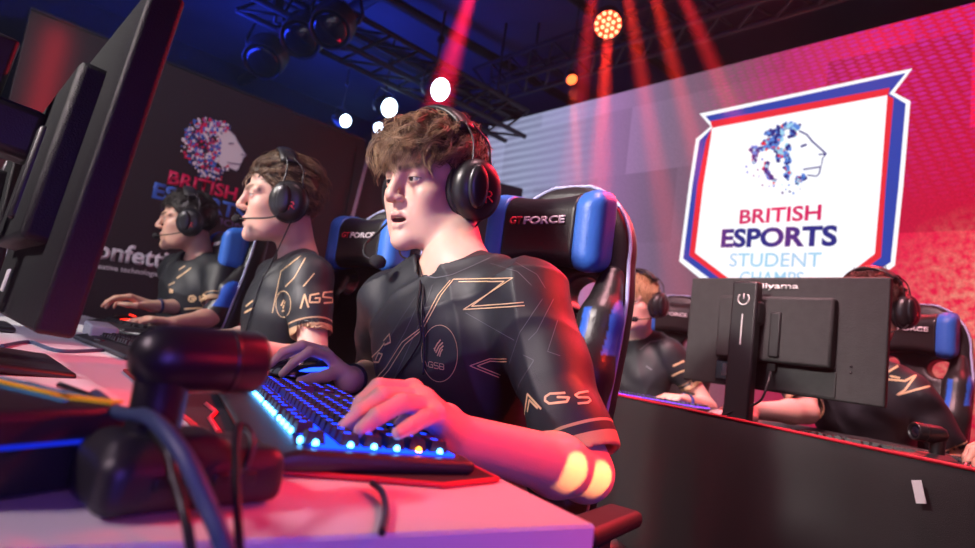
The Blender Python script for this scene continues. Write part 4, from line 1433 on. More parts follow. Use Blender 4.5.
    wm = N('ShaderNodeMath'); wm.operation = 'MULTIPLY'; Lk(wv.outputs['Fac'], wm.inputs[0]); Lk(yl.outputs[0], wm.inputs[1])
    m5 = N('ShaderNodeMix'); m5.data_type = 'RGBA'; m5.inputs['B'].default_value = (.50, .55, .80, 1); Lk(wm.outputs[0], m5.inputs['Factor']); Lk(m4.outputs['Result'], m5.inputs['A'])
    # fine pixel grain
    pn = N('ShaderNodeTexNoise'); pn.inputs['Scale'].default_value = 90; Lk(tc.outputs['Object'], pn.inputs['Vector'])
    pr = N('ShaderNodeMapRange'); pr.inputs['To Min'].default_value = .65; pr.inputs['To Max'].default_value = 1.35; Lk(pn.outputs['Fac'], pr.inputs['Value'])
    em = N('ShaderNodeEmission'); Lk(m5.outputs['Result'], em.inputs['Color']); Lk(pr.outputs[0], em.inputs['Strength'])
    o = N('ShaderNodeOutputMaterial'); Lk(em.outputs[0], o.inputs['Surface'])
    return m


M['led'] = led_material()
led = empty('led_screen', (LX, 1.6, 0), 0, 'huge glowing screen with a white shield behind the far players', 'screen')
ztop = onx(760, 56, LX)[2]
mb = MB(); mb.box((LX + .045, 1.4, ztop / 2), (.08, 6.6, ztop)); adopt(mb.build('cabinet', M['metal_dark']), led)
mb = MB(); mb.box((LX + .002, 1.4, (.25 + ztop) / 2), (.006, 6.58, ztop - .27)); adopt(mb.build('display', M['led']), led)
cx3 = lambda X, Y: (670 + X / 2.3836, 60 + Y / 2.3836)


def led_poly(name, pts, m, dx):
    mb = MB(); mb.poly([onx(*cx3(*p), LX - .004 - dx) for p in pts])
    for f in mb.bm.faces:
        f.normal_update()
        if f.normal.x > 0: f.normal_flip()
    adopt(mb.build(name, m, None, fix=False), led)


E_W = emission('white led light', (.95, .96, 1.0), 1.12); E_B = emission('blue led light', (.03, .065, .42), 1); E_R = emission('red led light', (.85, .03, .05), 1)
E_N = emission('navy led light', (.025, .03, .24), 1); E_C = emission('pale blue led light', (.36, .68, .90), 1); E_M = emission('crimson led light', (.72, .015, .13), 1); E_S = emission('mid blue led light', (.10, .26, .75), 1)
led_poly('shield_border', [(70, 128), (578, 20), (535, 78), (573, 98), (556, 300), (536, 490), (440, 560), (300, 640), (120, 560), (22, 480), (45, 300), (62, 188), (97, 158)], E_W, 0)
led_poly('shield_blue_band', [(84, 134), (562, 31), (523, 80), (562, 104), (545, 300), (526, 482), (430, 548), (300, 622), (130, 548), (31, 473), (53, 300), (70, 192), (106, 157)], E_B, .002)
led_poly('shield_red_band', [(96, 146), (524, 66), (520, 84), (533, 92), (514, 300), (503, 470), (415, 535), (300, 600), (145, 540), (46, 466), (65, 300), (86, 192), (100, 160)], E_R, .004)
led_poly('shield_panel', [(100, 162), (518, 84), (502, 300), (488, 462), (410, 522), (300, 580), (155, 532), (60, 460), (79, 300), (98, 182)], E_W, .006)
Nx = (-1, 0, 0)
def lt(name, s, p0, p1, cap0, m, bold=.02):
    xl = LX - .013
    A, B = onx(*cx3(*p0), xl), onx(*cx3(*p1), xl); C = onx(*cx3(p0[0], p0[1] - cap0), xl)
    adopt(text_between(name, s, A, B, UPZ, Nx, C[2] - A[2], m, None, bold=bold), led)
lt('crimson_lettering', 'BRITISH', (165, 390), (360, 380), 32, E_M, .025)
lt('navy_lettering', 'ESPORTS', (121, 445), (398, 441), 40, E_N, .04)
lt('pale_lettering', 'STUDENT', (141, 492), (360, 493), 31, E_C, .01)
lt('pale_lettering', 'CHAMPS', (165, 534), (318, 537), 30, E_C, .01)
hold = empty('x')
def PL(u, v): return onx(735 + (60 + 500 * u) / 6.09, 115 + (490 - 440 * v) / 6.09, LX - .012)
lion(PL, Nx, hold, E_W, E_N, [E_N, E_S, E_C, mat('x', (0, 0, 0)) if False else E_R], [.40, .38, .12, .10], 5)
for ch in [q for q in bpy.data.objects if q.parent == hold]: adopt(ch, led)
bpy.data.objects.remove(hold)
# ------------------------------------------------------------------ near desk
dk = empty('gaming_desk', (.2, 1.2, 0), 0, 'long white desk in the foreground with the three players along it', 'desk')
c0 = onz(596, 525, DESK_Z); e0 = onz(506, 481, DESK_Z); s0 = onz(340, 536, DESK_Z)
ed = unit(e0 - c0); sd_ = unit(s0 - c0)
p1 = c0 + ed * .78; back = c0 + sd_ * .75
top = [c0, p1, (p1[0] + .03, 1.6, DESK_Z), (p1[0] + .05, 3.25, DESK_Z), (-.32, 3.25, DESK_Z), (back[0], back[1], DESK_Z)]
top = [(p[0], p[1], DESK_Z - .028) for p in top]
mb = MB(); mb.poly(top, (0, 0, .028))
bmesh.ops.bevel(mb.bm, geom=[e for e in mb.bm.edges], offset=.0015, segments=2, affect='EDGES')
adopt(mb.build('desktop', M['white_lam']), dk)


def panel(a, b, z0, z1, t, name, m):
    a, b = np.array(a), np.array(b); d = unit([b[0] - a[0], b[1] - a[1], 0]); n = np.array([-d[1], d[0], 0]) * t
    mb = MB(); mb.poly([(a[0], a[1], z0), (b[0], b[1], z0), (b[0] + n[0], b[1] + n[1], z0), (a[0] + n[0], a[1] + n[1], z0)], (0, 0, z1 - z0))
    return adopt(mb.build(name, m), dk)


panel(back - ed * -.002, c0 + ed * .002, 0, DESK_Z - .028, .028, 'end_panel', M['white_lam'])
panel((-.28, 3.22), (p1[0], 3.22), 0, DESK_Z - .028, .028, 'end_panel', M['white_lam'])
panel((-.02, .9), (-.12, 3.2), .2, DESK_Z - .028, .018, 'modesty_panel', M['white_lam'])

# mat under the first keyboard
q = [onz(250, 473, DESK_Z), onz(443, 489, DESK_Z), onz(503, 483, DESK_Z), None, onz(124, 372, DESK_Z)]
q[2] = e0 + ed * -.005 - unit(np.cross(ed, (0, 0, 1))) * .012
q[3] = q[2] + ed * .72
q = [np.array((p[0], p[1], DESK_Z + .0005)) for p in q]
mb = MB(); mb.poly(q, (0, 0, .0035))
mt = tag(mb.build('desk_mat', M['mat_fabric']), 'wide black mouse mat with red edging under the blue lit keyboard', 'mouse mat')
mb = MB(); ring = []
for i in range(len(q)): ring += [q[i] + (q[(i + 1) % len(q)] - q[i]) * t for t in np.linspace(0, 1, 10, endpoint=False)]
mb.tube([p + (0, 0, .0022) for p in ring] + [ring[0] + (0, 0, .0022)], .0022, 6); bo = mb.build('red_edging', mat('red stitching', (.6, .02, .03), .6, vary=.2)); bo.parent = mt
mb = MB()
for pts in ([(206, 404), (216, 412), (210, 418), (219, 432)], [(132, 358), (143, 366), (140, 372)]):
    mb.tube([onz(*p, DESK_Z + .0048) for p in pts], .0028, 4)
lo = mb.build('red_logo', M['red_print']); lo.parent = mt

# keyboard
A = onz(226, 388, DESK_Z); B = onz(283, 472, DESK_Z)
ax = unit([A[0] - B[0], A[1] - B[1], 0]); fwd = np.array([-ax[1], ax[0], 0])   # forward = away from the player
E1 = onz(304, 450, .757); kc = np.array((E1[0], E1[1], 0)) + ax * .205 - fwd * .064; kc[2] = DESK_Z + .0042
kb_yaw = math.atan2(ax[1], ax[0])
make_keyboard(tuple(kc), kb_yaw, 'black keyboard with blue lit keys under the left hand of the speaking player', M['glow_blue'], M['led_blue'])

# ------------------------------------------------------------------ the speaking player, nearest
H1 = Head((.680, .893, 1.138), -5.5, -8.5, 0)
wl = at(459, 438, 0.6095)
ftip = lambda x, y, z: onz(x, y, z)
L_idx = [at(412, 390, 0.5692), at(379, 387.5, 0.5290), at(362, 403, 0.5141), at(354, 418, 0.5060)]
L_mid = [at(419, 398, 0.5497), at(382, 397, 0.5106), at(359.5, 414, 0.4945), at(345, 427, 0.4853)]
L_rng = [at(427.5, 406, 0.5324), at(402, 403, 0.4945), at(377, 416.5, 0.4749), at(360.5, 430.5, 0.4657)]
L_pky = [at(435, 415, 0.5163), at(425, 418, 0.4887), at(411, 426, 0.4726), at(398, 433, 0.4623)]
L_th = [at(447, 419, 0.5957), at(424, 416, 0.5750), at(409, 421, 0.5566), at(401, 426, 0.5405)]
wr = at(348, 380, 1.09)
R_idx = [at(328, 356, 1.07), at(310, 351, 1.03), at(293, 363, 1.015), at(282, 374, 1.01)]
R_mid = [at(324, 351, 1.10), at(302, 345, 1.06), at(283, 352, 1.045), at(271, 364, 1.04)]
R_rng = [at(321, 351, 1.13), at(301, 347, 1.10), at(285, 355, 1.08), at(275, 366, 1.075)]
R_pky = [at(319, 354, 1.16), at(302, 353, 1.135), at(291, 360, 1.115), at(284, 368, 1.11)]
R_th = [at(340, 371, 1.08), at(326, 376, 1.055), at(312, 379, 1.04), at(300, 381, 1.02)]
chR, thR = [R_idx, R_mid, R_rng, R_pky], R_th
P1_PATCH = ((578, 470), (602, 478))
J1 = dict(shL=at(528, 299, .93), shR=at(394, 300, 1.17), elL=at(585, 473, .79), wrL=wl, elR=np.array((.80, 1.16, .75)), wrR=wr,
          handL=([L_idx, L_mid, L_rng, L_pky], L_th), handR=(chR, thR), pel=np.array((.785, .83, .50)), gaze=(1, -.10, -.02), hk=.93)
G_P = 'players of the near team'
P1 = person(J1, H1, .0026, .0016, 'young man speaking into his headset microphone, one hand on the blue lit keyboard', mouth=.0045, group=None,
            base=(.72, .46, .35), lips=(.58, .22, .21))
S1, B1 = make_shirt(J1, H1, P1, .0032, cuff=.93)
cT = lambda X, Y: (400 + X / 3.656, 250 + Y / 3.656)
T = lambda *pts: [cT(*p) for p in pts]
decal('chest_line', [T((196, 108), (413, 103), (232, 218), (456, 204)), T((215, 117), (383, 115), (262, 206), (452, 192))], .0017, B1, M['gold'], S1)
decal('chest_line', [T((196, 108), (152, 165), (85, 288), (20, 345), (-40, 440), (-95, 500)), T((184, 112), (140, 165), (74, 288), (8, 338), (-50, 430), (-105, 490))], .0017, B1, M['gold'], S1)
decal('chest_chevron', [T((392, 398), (330, 396), (255, 423), (362, 465)), T((392, 408), (330, 405), (282, 423), (368, 456))], .0015, B1, M['gold'], S1)
decal('emblem_ring', [[cT(146 + 66 * math.cos(a), 378 + 103 * math.sin(a)) for a in np.linspace(0, 2 * PI, 60)]], .0010, B1, M['gold'], S1)
decal('lion_emblem', [T((150, 328), (138, 343), (128, 362)), T((158, 338), (144, 352), (132, 376)), T((160, 350), (148, 362), (138, 388)), T((157, 362), (150, 374), (146, 390)), T((126, 358), (130, 370))], .0024, B1, M['gold'], S1)


def strokes(s, x, y, w, h, sk=0.0):
    """block letters as strokes in photo pixels: lower left corner, size, slant down to the right"""
    G = {'A': [[(0, 0), (.45, 1), (1, 0)]], 'G': [[(1, .85), (.8, 1), (.2, 1), (0, .8), (0, .2), (.2, 0), (1, 0), (1, .5), (.5, .5)]],
         'S': [[(1, 1), (.15, 1), (0, .85), (0, .6), (.15, .5), (.85, .5), (1, .4), (1, .12), (.85, 0), (0, 0)]],
         'B': [[(0, 0), (0, 1), (.85, 1), (1, .85), (1, .62), (.85, .5), (.1, .5)], [(.85, .5), (1, .38), (1, .15), (.85, 0), (0, 0)]]}
    out = []
    for i, c in enumerate(s):
        for ln in G[c]:
            out.append([(x + (i * 1.3 + u) * w, y - v * h + (i * 1.3 + u) * w * sk) for u, v in ln])
    return out


decal('chest_lettering', strokes('AGSB', *cT(86, 424), 4.2, 5.4, .18), .0011, B1, M['gold'], S1, step=.6)
cS = lambda X, Y: (500 + X / 2.636, 340 + Y / 2.636)
U = lambda *pts: [cS(*p) for p in pts]
decal('sleeve_lettering', [U((66, 196), (74, 142), (110, 182)), U((74, 190), (79, 158), (101, 180)),
                           U((172, 140), (132, 142), (120, 150), (119, 160), (130, 168), (176, 163), (182, 152), (150, 151)),
                           U((232, 136), (208, 140), (198, 146), (205, 152), (232, 152), (238, 160), (230, 166), (204, 168))], .0032, B1, M['gold'], S1)
decal('sleeve_line', [T((575, 258), (540, 372), (585, 388)), T((452, 384), (490, 404), (440, 485), (420, 540)), T((400, 420), (440, 300), (520, 180)), T((560, 180), (500, 300), (470, 330))], .0008, B1, M['grey_print'], S1)
decal('body_line', [T((-20, 470), (60, 300), (120, 130)), T((-60, 440), (20, 300), (90, 150)), T((-70, 380), (0, 260), (60, 170)), T((330, 50), (430, 80), (480, 130)), T((420, 45), (500, 90), (530, 140)), T((240, 230), (420, 330))], .0008, B1, M['grey_print'], S1)
decal('far_sleeve_lettering', [[(372.5, 357), (380, 350), (385, 343)], [(374, 362), (379, 362), (383, 354), (379, 353), (376, 360)], [(384, 341), (390, 334), (391, 342), (385, 345)]], .0030, B1, M['gold'], S1, step=.6)
decal('neck_trim', [T((98, 96), (130, 103), (190, 92), (260, 62), (330, 30))], .0016, B1, M['grey_print'], S1)


def hl1(F): return hairline(F, .020, .062, -.05)
def len1(p):
    t = np.clip((p[2] - .045) / .06, 0, 1); f = np.clip((p[0] + .02) / .08, 0, 1)
    return .026 + .056 * t + .054 * t * f
def flow1(q):
    return np.array([1.25 if q[2] > .03 else -.5, np.sign(q[1]) * .35 * (1 if q[2] > .06 else .2), -.35 if q[2] < .06 else .05])
make_hair(H1, P1, 700, 9, len1, flow1, hl1, [(.040, .022, .011), (.42, .26, .14)], rad=.00085, lift=1.05, grav=.75, jitter=.42, clump=.0050, curl=.75, rs=4, T=10)
# the headset cables hang down the chest
def on_shirt(b, x, y, off=.006):
    d = Vector(ray(x, y)).normalized(); loc, nr, i, _ = b.ray_cast(Vector(EYE), d)
    return None if loc is None else np.array(loc - d * off)
cab = [np.array(H1.w(.0, -.10, -.06)), np.array(H1.w(.03, -.06, -.13))] + [p for p in [on_shirt(B1, *c) for c in [(418, 262), (420, 285), (417, 310), (421, 335), (414, 352), (400, 372), (392, 384)]] if p is not None]
cab2 = [np.array(H1.w(-.02, .105, -.065)), np.array(H1.w(.015, .085, -.11)), np.array(H1.w(.03, .045, -.15))] + [p for p in [on_shirt(B1, *c) for c in [(424, 268), (423, 290), (422, 315), (424, 345), (423, 375)]] if p is not None]
G_H = None
make_headset(H1, 'black headset with red letter on the ear cup, worn by the speaking player', G_H, -1,
             ((.01, -.108, -.05), (.05, -.104, -.085), (.105, -.075, -.115), (.128, -.045, -.138), (.120, -.018, -.148)), True, [cab, cab2], .0120, top=.152)
mb = MB(); rdir = unit(np.array(J1['elR']) - wr)
mb.lathe([(.0275, -.006), (.0300, -.005), (.0305, 0), (.0300, .005), (.0275, .006)], wr + rdir * .028, rdir, 28)
tag(mb.build('wristband', M['rubber']), 'thin black wristband on the mouse hand of the speaking player', 'wristband')
m1 = at(306, 366, 1.075)
make_mouse((m1[0], m1[1], DESK_Z + .004), math.atan2(.14, -.95), 'black mouse glowing blue under the hand of the speaking player', M['gloss_black'], M['glow_blue_hot'])

# ------------------------------------------------------------------ second player
H2 = Head((.704, 1.641, 1.183), 18.0, -4.0, -3.0)
shL = at(309, 276, 1.62); shR = shL + np.array((.06, .335, .0))
elL = at(314, 366, 1.52); wrL = elL + np.array((-.225, -.03, .005)); wrL[2] = .772
chL, thL = hand_joints(wrL, (-1, .1, .03), (0, 0, -1), (0, 1, 0))
wrR = np.array((.56, 1.62, .764)); elR = np.array((.79, 1.88, .77))
chR, thR = hand_joints(wrR, (-1, .05, .15), (0, 0, -1), (0, -1, 0), (.45, .4, .3))
J2 = dict(shL=shL, shR=shR, elL=elL, elR=elR, wrL=wrL, wrR=wrR, handL=(chL, thL), handR=(chR, thR), pel=np.array((.80, 1.68, .50)))
P2 = person(J2, H2, .0042, .0018, 'young man in profile with fair brown hair, in the middle of the near row', mouth=.0015,
            base=(.72, .44, .34), brow=(.12, .07, .04), lips=(.55, .24, .22))
S2, B2 = make_shirt(J2, H2, P2, .0042, cuff=.68)
c4 = lambda X, Y: (220 + X / 2.281, 120 + Y / 2.281)
V4 = lambda *pts: [c4(*p) for p in pts]
decal('sleeve_lettering', [V4((184, 430), (193, 398), (202, 428)), V4((226, 396), (206, 400), (204, 416), (226, 416), (228, 406), (216, 407)), V4((256, 392), (236, 394), (234, 404), (256, 406), (256, 416), (236, 418)), V4((262, 392), (264, 418))], .0045, B2, M['gold'], S2)
decal('chest_line', [V4((185, 310), (140, 345), (128, 400), (120, 440)), V4((195, 315), (170, 360), (150, 380)), V4((215, 350), (190, 380))], .0028, B2, M['gold'], S2)
decal('emblem_ring', [[c4(145 + 17 * math.cos(a), 420 + 30 * math.sin(a)) for a in np.linspace(0, 2 * PI, 30)]], .0018, B2, M['gold'], S2)
decal('lion_emblem', [V4((148, 408), (140, 424)), V4((150, 414), (144, 430)), V4((142, 436), (150, 434))], .005, B2, M['gold'], S2)
decal('far_sleeve_lettering', [V4((60, 425), (76, 412)), V4((56, 440), (78, 428))], .006, B2, M['gold'], S2)
def hl2(F): return hairline(F, .012, .066, -.055)
def flow2(q): return np.array([-.9, 0, .15 if q[2] > .07 else -.5])
make_hair(H2, P2, 520, 7, lambda p: .028 + .036 * np.clip((p[2] - .03) / .07, 0, 1), flow2, hl2, [(.06, .035, .02), (.30, .19, .11)], rad=.0011, lift=.9, grav=.35, jitter=.25, clump=.006, curl=.2, rs=8)
make_headset(H2, 'black headset with microphone boom crossing the cheek of the middle player', G_H, 1,
             ((.0, .112, -.045), (.04, .108, -.062), (.085, .085, -.068), (.115, .045, -.070)), True,
             [[np.array(H2.w(-.02, .11, -.06)), np.array(H2.w(.0, .08, -.13)), np.array(H2.w(.02, .05, -.2))] + [p for p in [on_shirt(B2, *c) for c in [(262, 280), (252, 310), (245, 335)]] if p is not None]], .012, logo_mat=M['red_print'])

# ------------------------------------------------------------------ third player
H3 = Head((.774, 2.724, 1.203), 16.0, -5.0, -1.0)
shL = at(221, 272, 2.46); shR = shL + np.array((-.08, .35, 0))
elL = at(214, 318, 2.36); wrL = at(174, 323, 2.18); 
chL, thL = hand_joints(wrL, (-1, .05, -.02), (0, 0, -1), (0, 1, 0), (.25, .35, .25))
wrR = at(152, 306, 2.36); elR = wrR + np.array((.26, .06, .03))
chR, thR = hand_joints(wrR, (-1, .12, .25), (0, 0, -1), (0, -1, 0), (.45, .4, .3))
J3 = dict(shL=shL, shR=shR, elL=elL, elR=elR, wrL=wrL, wrR=wrR, handL=(chL, thL), handR=(chR, thR), pel=np.array((.88, 2.78, .50)))
P3 = person(J3, H3, .005, .0022, 'young man with short black hair looking at his screen, farthest in the near row', mouth=.001,
            base=(.62, .36, .26), brow=(.02, .015, .01), lips=(.45, .17, .15))
S3, B3 = make_shirt(J3, H3, P3, .0065, cuff=.72)
c8 = lambda X, Y: (60 + X / 4.875, 270 + Y / 4.875)
V8 = lambda *pts: [c8(*p) for p in pts]
decal('sleeve_lettering', [V8((628, 150), (632, 130), (650, 126), (664, 138), (650, 152), (632, 152)), V8((684, 152), (682, 130), (700, 122), (716, 132), (714, 150), (690, 154)), V8((640, 140), (655, 140)), V8((692, 140), (706, 138))], .008, B3, M['gold'], S3)
decal('sleeve_band', [V8((606, 190), (660, 186), (740, 186))], .008, B3, M['gold'], S3)
decal('chest_line', [V8((640, -10), (600, 20), (570, 40)), V8((610, -20), (580, 0)), V8((560, 60), (530, 75))], .008, B3, M['gold'], S3)
decal('lion_emblem', [V8((540, 92), (536, 112)), V8((548, 96), (546, 112))], .010, B3, M['gold'], S3)
def flow3(q): return np.array([.5 if q[2] > .06 else -.4, 0, .1 if q[2] > .06 else -.6])
make_hair(H3, P3, 420, 6, lambda p: .020 + .034 * np.clip((p[2] - .03) / .07, 0, 1), flow3, hl2, [(.010, .008, .007), (.035, .028, .024)], rad=.0016, lift=.8, grav=.25, jitter=.3, clump=.006, rs=12)
make_headset(H3, 'black headset worn by the farthest player of the near row', G_H, 1, ((.0, .112, -.045), (.04, .108, -.062), (.085, .085, -.072), (.112, .045, -.075)), True, None, .012)
mb = MB(); d = unit(elR - wrR); mb.lathe([(.0275, -.006), (.030, -.004), (.030, .004), (.0275, .006)], wrR + d * .03, d, 20)
tag(mb.build('wristband', mat('dark blue band', (.03, .03, .10), .6)), 'dark wristband on the right wrist of the farthest near player', 'wristband')
m3 = wrR + unit([-1, .1, 0]) * .09
make_mouse((m3[0], m3[1], DESK_Z + .001), math.atan2(.1, -1), 'mouse with a red glow under the hand of the farthest near player', M['gloss_black'], M['glow_red'])
k3 = onz(165, 331, DESK_Z)
make_keyboard((wrL[0] - .13, wrL[1] - .02, DESK_Z + .0005), PI / 2 + .05, 'dark keyboard in front of the farthest near player', M['glow_dim'], None, keys=False)
make_keyboard((.37, 1.40, DESK_Z + .0005), PI / 2 + .02, 'dark keyboard in front of the middle near player', M['glow_dim'], None, keys=False)
make_mouse((.46, 1.625, DESK_Z + .001), PI, 'dark mouse under the hand of the middle near player', M['gloss_black'], None)

# ------------------------------------------------------------------ chairs
G_C = 'black and blue gaming chairs'
ch0 = make_chair('black and blue gaming chair behind the speaking player, nearest and largest', G_C)


def put_chair(o, pillow, face, label):
    yaw = math.atan2(face[1], face[0]); px = chair_xc(PZ) + .070
    o.location = (pillow[0] - px * math.cos(yaw), pillow[1] - px * math.sin(yaw), 0)
    o.location.z = 0
    o.rotation_euler = (0, 0, yaw); o['label'] = label
    return o


pil1 = at(551, 234, 1.29)
put_chair(ch0, pil1, (-.985, -.17), ch0['label'])
ch2 = copy_tree(ch0); put_chair(ch2, at(374, 231, 1.82), (-.97, -.22), 'gaming chair behind the middle near player, its pillow seen left of the speaking mouth')
ch3 = copy_tree(ch0); put_chair(ch3, at(229, 255, 2.55), (-.99, .1), 'gaming chair of the farthest near player, half hidden behind the middle player')
ch4 = copy_tree(ch0); put_chair(ch4, at(677, 302, 3.0), (-.93, -.30), 'gaming chair behind the blond far player, left of the big monitor')
ch5 = copy_tree(ch0); put_chair(ch5, at(914, 318, 2.3), (-.99, .12), 'gaming chair at the right edge behind the hidden dark haired player')
ch6 = copy_tree(ch0); put_chair(ch6, (2.72, -.36, 1.2), (-1, .05), 'gaming chair just outside the right edge of the picture')

# ------------------------------------------------------------------ far table with its black cloth
ta, tb = np.array((1.705, 1.0)), np.array((1.427, .151))
td = (ta - tb) / np.linalg.norm(ta - tb); tn = np.array([td[1], -td[0]])
f0, f1 = tb - td * 1.5, ta + td * 2.2
RIM = .742
TZ = .708
tbl = empty('stage_table', ((f0 + f1)[0] / 2, (f0 + f1)[1] / 2, 0), 0, 'long table of the far players, covered by a black cloth', 'table')
mb = MB(); mb.poly([(*(f0 + tn * .012), TZ - .03), (*(f1 + tn * .012), TZ - .03), (*(f1 + tn * .75), TZ - .03), (*(f0 + tn * .75), TZ - .03)], (0, 0, .026)); adopt(mb.build('tabletop', M['white_lam']), tbl)
mb = MB(); mb.poly([(*(f0 + tn * .005), RIM - .06), (*(f1 + tn * .005), RIM - .06), (*(f1 + tn * .023), RIM - .06), (*(f0 + tn * .023), RIM - .06)], (0, 0, .058)); adopt(mb.build('front_board', M['white_lam']), tbl)
for t in (.06, .5, .94):
    for d in (.08, .68):
        p = f0 + (f1 - f0) * t + tn * d
        mb = MB(); mb.tube([(p[0], p[1], 0), (p[0], p[1], TZ - .03)], .018, 10); adopt(mb.build('leg', M['metal_dark']), tbl)
# cloth: over the top and down the front in soft folds
n = 200; rows = []
L = np.linalg.norm(f1 - f0)
sec = [(.74, TZ)] + [(x, TZ) for x in np.linspace(.6, .034, 6)] + [(.029, TZ + .004), (.027, RIM - .004), (.024, RIM), (.006, RIM), (.0, RIM - .003), (-.001, RIM - .009)] + [(-.004, z) for z in np.linspace(RIM - .03, .02, 14)]
for i in range(n):
    s = i / (n - 1) * L; p = f0 + td * s
    row = []
    for x, z in sec:
        dr = max(0, (RIM - z) / RIM) if x < .003 else 0
        w = dr ** .7 * (.018 * math.sin(s * 7.3 + .8 * math.sin(s * 2.1)) + .010 * math.sin(s * 17 + 2 * dr) + .006 * math.sin(s * 31 + 1))
        o = x - w - dr * .02
        row.append((p[0] + tn[0] * o, p[1] + tn[1] * o, z + .001))
    rows.append(row)
m_ = len(sec)
V = np.array(rows).reshape(-1, 3); idx = np.arange(n * m_).reshape(n, m_)
F = np.stack([idx[:-1, :-1], idx[1:, :-1], idx[1:, 1:], idx[:-1, 1:]], -1).reshape(-1, 4)
M['cloth'] = mat('black stage cloth', (.008, .007, .008), .6, bump=.5, bscale=700, vary=.3, sheen=.08)
cl = link('tablecloth', np_mesh('tablecloth', V, F), M['cloth'])
md = cl.modifiers.new('thick', 'SOLIDIFY'); md.thickness = .002; md.offset = 1
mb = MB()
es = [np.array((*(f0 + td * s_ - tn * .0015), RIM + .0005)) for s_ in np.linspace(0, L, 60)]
mb.tube(es, .0042, 6)  # red back light on the cloth rim, put in as a coloured tube
er = mb.build('painted_rim_light', mat('painted red rim light', (.55, .012, .03), .45, vary=.15)); er.parent = cl
tag(cl, 'black cloth draped over the far table down to the floor', 'tablecloth')
a = onz(936, 478, .66); d0 = a - np.array([0, 0, 0])
pt = np.array(at(930, 492, 1.13)); 
# small white label hanging from the cloth front
t = float(np.dot(pt[:2] - tb, td)); fp = tb + td * t - tn * .030
mb = MB(); mb.box((fp[0], fp[1], pt[2]), (.0018, .018, .042), rz(math.atan2(td[1], td[0]) - PI / 2) @ Matrix.Rotation(-.25, 3, 'X'), .0005)
lb = mb.build('cloth_label', M['white_plastic']); lb.parent = cl

# ------------------------------------------------------------------ far players
H4 = Head((2.335, 1.435, 1.130), -4.0, -6.0, 2.0)
shL = at(670, 352, 2.66); shR = shL + np.array((0.0, .35, 0))
elL = at(708, 408, 2.60); wrL = at(684, 400, 2.38)
chL, thL = hand_joints(wrL, (-1, .12, .04), (0, 0, -1), (0, 1, 0))
wrR = np.array((2.02, 1.66, .772)); elR = np.array((2.25, 1.80, .80))
chR, thR = hand_joints(wrR, (-1, 0, .12), (0, 0, -1), (0, -1, 0), (.45, .4, .3))
J4 = dict(shL=shL, shR=shR, elL=elL, elR=elR, wrL=wrL, wrR=wrR, handL=(chL, thL), handR=(chR, thR), pel=np.array((2.48, 1.45, .50)))
P4 = person(J4, H4, .0055, .0035, 'blond player with a headset and blue watch behind the black table', base=(.72, .42, .34), brow=(.30, .16, .08))
S4, B4 = make_shirt(J4, H4, P4, .007, cuff=.62)
decal('sleeve_band', [[(672, 376), (680, 372), (686, 370)], [(673, 366), (684, 361)]], .008, B4, M['gold'], S4)
decal('chest_line', [[(640, 350), (650, 342), (662, 340)], [(646, 366), (652, 370)]], .006, B4, M['grey_print'], S4)
def flow4(q): return np.array([.6 if q[2] > .05 else .1, np.sign(q[1]) * .4, .0 if q[2] > .08 else -.8])
make_hair(H4, P4, 420, 6, lambda p: .03 + .04 * np.clip((p[2] - .0) / .08, 0, 1), flow4, lambda F: hairline(F, .0, .05, -.07), [(.34, .20, .09), (.75, .50, .27)], rad=.0016, lift=.35, grav=.6, jitter=.25, clump=.006, rs=21)
make_headset(H4, 'dark headset worn by the blond far player', G_H, 1, ((.0, .112, -.045), (.04, .108, -.062), (.085, .085, -.072), (.112, .045, -.075)), False, None, .012)
ww = unit(elL - wrL); mb = MB(); mb.lathe([(.0275, -.012), (.0305, -.010), (.0305, .010), (.0275, .012)], wrL + ww * .03, ww, 20)
wt = mb.build('watch', mat('blue strap', (.04, .08, .40), .5, vary=.2)); tag(wt, 'blue wristwatch on the left wrist of the blond far player', 'watch')
mb = MB(); mb.box(wrL + ww * .03 + np.array((0, -.012, .031)), (.032, .032, .010), None, .004); dd = mb.build('dial', M['gloss_black']); dd.parent = wt
make_keyboard((wrL[0] - .14, wrL[1] + .06, TZ + .003), PI / 2 + .02, 'keyboard with violet lit keys under the hand of the blond far player', M['glow_purple'], None, keys=False)
make_mouse((1.93, 1.665, TZ + .003), PI, 'dark mouse under the right hand of the blond far player', M['gloss_black'], None)

H5 = Head((2.40, .535, 1.150), 8.0, -10.0, 4.0)
shL = at(912, 392, 1.93); shR = np.array((2.36, .74, .90))
elL = np.array((2.44, .29, .68)); wrL = np.array((2.24, .42, .625))
wrR = at(752, 411, 1.80); elR = at(806, 412, 1.86)
chL, thL = hand_joints(wrL, (-1, .15, .04), (0, 0, -1), (0, 1, 0))
chR, thR = hand_joints(wrR, unit(at(725, 408, 1.74) - wrR), (0, 0, -1), (-.3, -.9, 0), (.40, .4, .3))
J5 = dict(shL=shL, shR=shR, elL=elL, elR=elR, wrL=wrL, wrR=wrR, handL=(chL, thL), handR=(chR, thR), pel=np.array((2.54, .50, .50)))
P5 = person(J5, H5, .0055, .0035, 'dark haired player mostly hidden behind the big monitor on the black table', base=(.66, .38, .30))
S5, B5 = make_shirt(J5, H5, P5, .006, cuff=.92, amp=1.6)
decal('chest_line', [[(886, 379), (905, 381), (916, 375), (905, 390), (897, 395), (930, 386)], [(890, 376), (900, 378)], [(888, 372), (898, 366)]], .006, B5, M['gold'], S5)
make_hair(H5, P5, 520, 6, lambda p: .035 + .045 * np.clip((p[2]) / .08, 0, 1), flow1, lambda F: hairline(F, .0, .06, -.07), [(.018, .010, .008), (.10, .045, .035)], rad=.0014, lift=.8, grav=.3, jitter=.5, clump=.006, curl=.6, rs=25)
